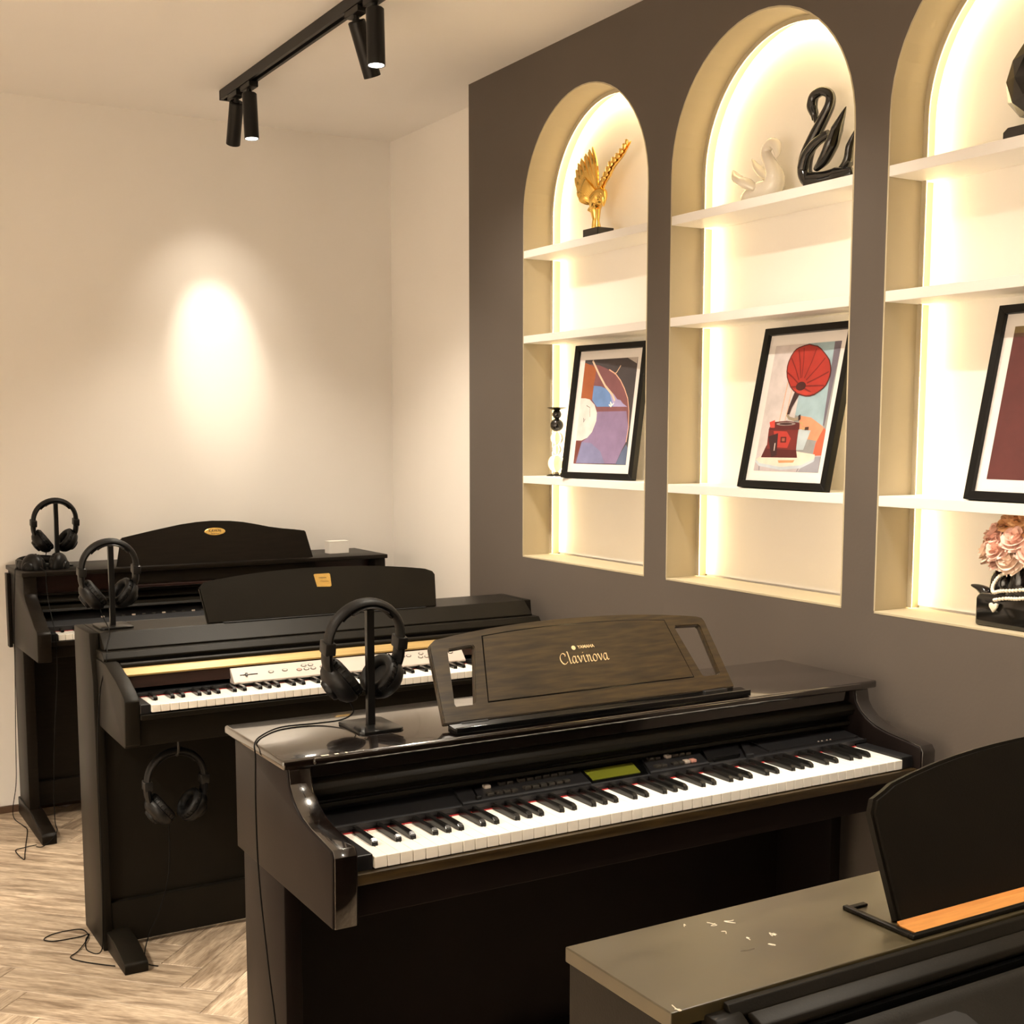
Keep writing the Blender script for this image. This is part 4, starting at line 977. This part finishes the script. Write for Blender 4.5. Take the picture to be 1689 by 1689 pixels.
RU = [(.005, .128), (-.020, .175), (-.060, .213), (-.116, .238), (-.161, .261)]; RL = [(-.012, .140), (-.026, .164), (-.055, .179), (-.082, .209), (-.125, .226), (-.161, .258)]
b = BM()   # right wing, a long blade sweeping up and out
tube(b, catmull([(ex+.002, ey+y, ez+z) for y, z in RU], 5), [.007-.006*i/20 for i in range(21)], 10)
mid = [((path_at(RU, f)[0]+path_at(RL, f)[0])/2, (path_at(RU, f)[1]+path_at(RL, f)[1])/2) for f in [i/12 for i in range(13)]]
tube(b, [(ex, ey+y, ez+z) for y, z in mid], [.016*math.sin(math.pi*(.25+.70*i/12))+.001 for i in range(13)], 10, up=(0, -.5, -1), flat=.3)
for k in range(11):
    f = k/10; u_ = path_at(RU, f*.88); l_ = path_at(RL, min(1, f*.84+.18))
    feather(b, (ex-.002, ey+u_[0], ez+u_[1]), (ex-.008, ey+l_[0], ez+l_[1]), .0034, (-.005, -.004, .004), (-1, 0, 0), 3.0)
obj('wing', b, M['goldstat'], eg, smooth=50)

# ------------------------------------------------------------------ swans
def swan(label, m, pos, parts):
    s = thing('swan_figurine', label, 'figurine', pos, None)
    for nm, pts, rad, flat in parts:
        P = catmull([Vector(pos)+Vector(q) for q in pts], 6); n = len(P); rr = []
        for i in range(n):
            f = i/(n-1)*(len(rad)-1); k = min(len(rad)-2, int(f)); rr.append(rad[k]+(rad[k+1]-rad[k])*(f-k))
        b = BM(); tube(b, P, rr, 16, up=(1, 0, 0), flat=flat); obj(nm, b, m, s, smooth=70)
    return s
swan('white ceramic swan figurine in the middle niche', M['white_cer'], (2.270, 2.575, SHELF_Z[0]), [
    ('neck', [(0, .03, .030), (0, -.01, .030), (0, -.048, .034), (0, -.058, .062), (0, -.036, .100), (0, -.022, .126), (0, -.038, .144), (0, -.058, .138), (0, -.064, .120), (0, -.060, .104)], [.018, .028, .029, .024, .016, .013, .013, .014, .010, .002], 1.0),
    ('body', [(0, .060, .022), (0, .03, .024), (0, -.02, .022), (0, -.068, .022)], [.010, .022, .022, .012], 1.25),
    ('wing', [(-.020, -.012, .034), (-.026, .020, .052), (-.024, .055, .070), (-.018, .082, .096)], [.012, .026, .020, .002], .55),
    ('wing', [(.016, -.024, .058), (.020, .004, .076), (.020, .028, .096), (.014, .046, .122)], [.010, .020, .017, .002], .55)])
swan('tall black ceramic swan figurine with a looped neck', M['black_cer'], (2.265, 2.345, SHELF_Z[0]), [
    ('neck', [(0, -.03, .016), (0, .030, .018), (0, .058, .046), (0, .054, .088), (0, .028, .130), (0, .000, .165), (0, -.020, .193), (0, -.020, .216), (0, .004, .230), (0, .032, .226), (0, .040, .204), (0, .032, .182), (0, .036, .168)], [.014, .017, .019, .018, .016, .0145, .013, .012, .012, .013, .014, .011, .002], .95),
    ('throat', [(0, .034, .200), (0, .026, .172), (0, .014, .148)], [.009, .007, .009], 1.0),
    ('body', [(0, .045, .022), (0, .0, .017), (0, -.05, .018), (0, -.10, .026)], [.018, .017, .018, .006], 1.5),
    ('body_band', [(-.010, .056, .058), (-.014, .040, .086), (-.014, .008, .110), (-.010, -.030, .124)], [.014, .013, .012, .010], 1.0),
    ('wing', [(-.008, .012, .048), (-.012, -.018, .064), (-.012, -.042, .096), (-.008, -.055, .130), (-.002, -.076, .178)], [.008, .017, .020, .017, .001], .7),
    ('wing', [(.010, -.040, .030), (.012, -.074, .052), (.010, -.084, .088), (.006, -.104, .126)], [.010, .017, .015, .001], .7)])

# ------------------------------------------------------------------ candle holder of stacked balls
cx_, cy_, cz_ = 2.285, 3.556, 1.264
ch = thing('candle_holder', 'candle holder of stacked glass and black balls beside the record print', 'candle holder', (cx_, cy_, cz_), None)
b = BM(); lathe(b, [(0, 0), (.034, 0), (.032, .004), (.014, .010), (.008, .014), (0, .014)], Matrix.Translation((cx_, cy_, cz_)), 24); obj('base', b, M['black_cer'], ch, smooth=50)
b = BM(); ball(b, (cx_, cy_, cz_+.042), .030, u=24, v=14); obj('glass_ball', b, M['glass'], ch, smooth=60)
b = BM(); ball(b, (cx_, cy_, cz_+.087), .016, u=20, v=12); obj('glass_ball', b, M['glass'], ch, smooth=60)
b = BM(); ball(b, (cx_, cy_, cz_+.124), .022, u=20, v=12); obj('glass_ball', b, M['glass'], ch, smooth=60)
b = BM(); ball(b, (cx_, cy_, cz_+.167), .022, u=20, v=12); obj('black_ball', b, M['black_cer'], ch, smooth=60)
b = BM(); ball(b, (cx_, cy_, cz_+.202), .0155, u=20, v=12); obj('black_ball', b, M['black_cer'], ch, smooth=60)
b = BM(); lathe(b, [(0, .214), (.008, .214), (.030, .222), (.033, .224), (.030, .2255), (.010, .219), (0, .219)], Matrix.Translation((cx_, cy_, cz_)), 20); obj('drip_pan', b, M['black_cer'], ch, smooth=50)

# ------------------------------------------------------------------ black sculpture on the upper right shelf
sx, sy_, sz = 2.272, 1.752, SHELF_Z[0]
sp = thing('sculpture', 'faceted glossy black sculpture on a block, upper shelf of the right niche', 'sculpture', (sx, sy_, sz), None)
obj('plinth', prism(BM(), [(sy_-.045, sz), (sy_+.045, sz), (sy_+.045, sz+.022), (sy_+.034, sz+.030), (sy_-.034, sz+.030), (sy_-.045, sz+.022)], sx-.04, sx+.04, 'X', .001), M['black_cer'], sp)
b = BM(); lathe(b, [(0, .028), (.022, .028), (.016, .040), (.018, .052), (.028, .062), (0, .062)], Matrix.Translation((sx, sy_, sz)), 10); obj('neck', b, M['black_cer'], sp)
b = BM(); bb = BM(); bmesh.ops.create_icosphere(bb, subdivisions=2, radius=1)
for v in bb.verts:
    k = 1+.07*noise.noise(v.co*2.3); v.co = Vector((v.co.x*.045*k, v.co.y*.066*k, v.co.z*.085*k))
merge(b, bb, Matrix.Translation((sx, sy_, sz+.125))); obj('head', b, M['black_cer'], sp)

# ------------------------------------------------------------------ black vase, roses, pearls
vx, vy, vz = 2.262, 1.728, SILL
va = thing('vase', 'glossy black ceramic vase with a pointed horn, under the roses', 'vase', (vx, vy, vz), None)
b = BM(); prism(b, [(vy+.080, vz), (vy+.080, vz+.060), (vy+.072, vz+.070), (vy-.072, vz+.070), (vy-.080, vz+.060), (vy-.080, vz)], vx-.042, vx+.042, 'X', .008, 3); obj('body', b, M['black_cer'], va, smooth=50)
for s in (1, -1):
    b = BM(); tube(b, catmull([(vx-.01, vy+s*.070, vz+.045), (vx-.01, vy+s*.078, vz+.066), (vx-.012, vy+s*.095, vz+.076), (vx-.014, vy+s*.114, vz+.080)], 5), [.020-.018*i/15 for i in range(16)], 10); obj('horn', b, M['black_cer'], va, smooth=60)
    b = BM(); ball(b, (vx-.004, vy+s*.046, vz+.088), .018, .026, .034, 20, 12); obj('lobe', b, M['black_cer'], va, smooth=60)
b = BM(); lathe(b, [(.0, .060), (.036, .060), (.026, .085), (.022, .105), (.026, .128), (.024, .128), (.019, .105), (0, .10)], Matrix.Translation((vx, vy, vz)), 24); obj('neck', b, M['black_cer'], va, smooth=50)
def rose_mesh(m):
    b = BM(); rnd = random.Random(5)
    ball(b, (0, 0, -.004), .016, .016, .014, 12, 8)
    for ring_, (r, n_, tilt, h) in enumerate(((.007, 3, 8, .020), (.012, 4, 16, .019), (.018, 5, 28, .016), (.023, 6, 44, .011), (.027, 6, 62, .005))):
        for k in range(n_):
            an = 2*math.pi*(k+.5*(ring_ % 2))/n_ + rnd.uniform(-.1, .1)
            bb = BM(); rows_ = []
            for i in range(4):
                v = i/3; row = []
                for j in range(5):
                    u = (j-2)/2; wd = .62*2*r*math.sin(math.pi*(.22+.55*v))
                    x = u*wd; z = v*h*1.25; y = .25*r*(u*u)*-1 + (.0018*v*v*(1+ring_))
                    if v > .99: y += .0016; z -= .003*u*u
                    row.append(bb.verts.new((x, y, z)))
                rows_.append(row)
            for i in range(3):
                for j in range(4): bb.faces.new((rows_[i][j], rows_[i][j+1], rows_[i+1][j+1], rows_[i+1][j]))
            T = Matrix.Rotation(an, 4, 'Z') @ Matrix.Translation((0, r*.72, -.004)) @ Matrix.Rotation(-R(tilt), 4, 'X')
            merge(b, bb, T)
    me = bpy.data.meshes.new('petals'); bmesh.ops.recalc_face_normals(b, faces=b.faces)
    for f in b.faces: f.smooth = True
    b.to_mesh(me); b.free(); me.materials.append(m); return me
petal = [rose_mesh(mat('rose_blush', (.93, .58, .48), .6, var=.14, vscale=60)), rose_mesh(mat('rose_peach', (.93, .54, .28), .6, var=.14, vscale=60)), rose_mesh(mat('rose_cream', (.94, .70, .56), .6, var=.12, vscale=60))]
hues = ['blush pink', 'peach', 'cream']
roses = [(-.005, .078, .160, 2, 'low on the left edge of the bouquet'), (-.012, .056, .196, 0, 'on the upper left of the bouquet'), (-.030, .034, .170, 0, 'facing out at the left of the bouquet, above the vase'), (-.006, .022, .222, 1, 'near the top of the bouquet'), (-.032, -.008, .190, 0, 'at the front centre of the bouquet'),
         (-.030, .004, .146, 2, 'hanging low in front of the vase neck'), (-.004, -.008, .232, 1, 'at the very top of the bouquet'), (-.012, .050, .152, 0, 'lowest on the left, beside the vase neck'), (-.028, -.046, .165, 0, 'at the right front of the bouquet'), (-.006, -.045, .205, 1, 'on the upper right of the bouquet'), (-.004, -.078, .165, 2, 'low on the right edge of the bouquet')]
cb = Vector((vx, vy, vz+.115))
for k, (dx, dy, dz, h, where) in enumerate(roses):
    c = Vector((vx+dx, vy+dy, vz+dz)); d = (c-cb); d.x -= .05; d.normalize()
    r = thing('rose', '%s rose %s' % (hues[h], where), 'flower', cb, 'roses in the black vase')
    o = bpy.data.objects.new('petals', petal[h]); put(o, r); o.matrix_local = Matrix.Translation(c-cb) @ frame_from((0, 0, 0), d, (0, 1, 0)) @ Matrix.Rotation(k*1.3, 4, 'Z')
    b = BM(); tube(b, catmull([(0, 0, -.01), (c-cb)*.5, (c-cb)-d*.008], 4), .0016, 6); obj('stem', b, M['stem'], r, True, 60)
# string of pearls hung over the vase
pn = thing('pearl_necklace', 'string of pearls with a heart pendant draped over the black vase', 'necklace', (vx-.045, vy, vz+.05), None)
loop = catmull([(vx-.026, vy+.012, vz+.118), (vx-.030, vy+.030, vz+.108), (vx-.044, vy+.034, vz+.090), (vx-.050, vy+.028, vz+.076), (vx-.050, vy+.010, vz+.080), (vx-.050, vy-.020, vz+.084), (vx-.050, vy-.050, vz+.088), (vx-.046, vy-.052, vz+.074), (vx-.050, vy-.030, vz+.068), (vx-.050, vy-.004, vz+.066), (vx-.050, vy+.024, vz+.060)], 4)
bead = None
for k, v in enumerate(loop):
    if bead is None:
        b = BM(); ball(b, (0, 0, 0), .0041, u=10, v=8); bead = obj('pearl', b, M['pearl'], pn, True, 60); o = bead
    else: o = bead.copy(); put(o, pn)
    o.location = v - Vector(pn.location)
b = BM(); prism(b, [(0, -.012), (.010, .0), (.0105, .006), (.006, .009), (0, .005), (-.006, .009), (-.0105, .006), (-.010, .0)], -.003, .003, 'X', .0015); o = obj('pendant', b, M['pearl'], pn, True, 50)
o.location = Vector((vx-.050, vy+.026, vz+.045)) - Vector(pn.location)

bpy.context.view_layer.update()
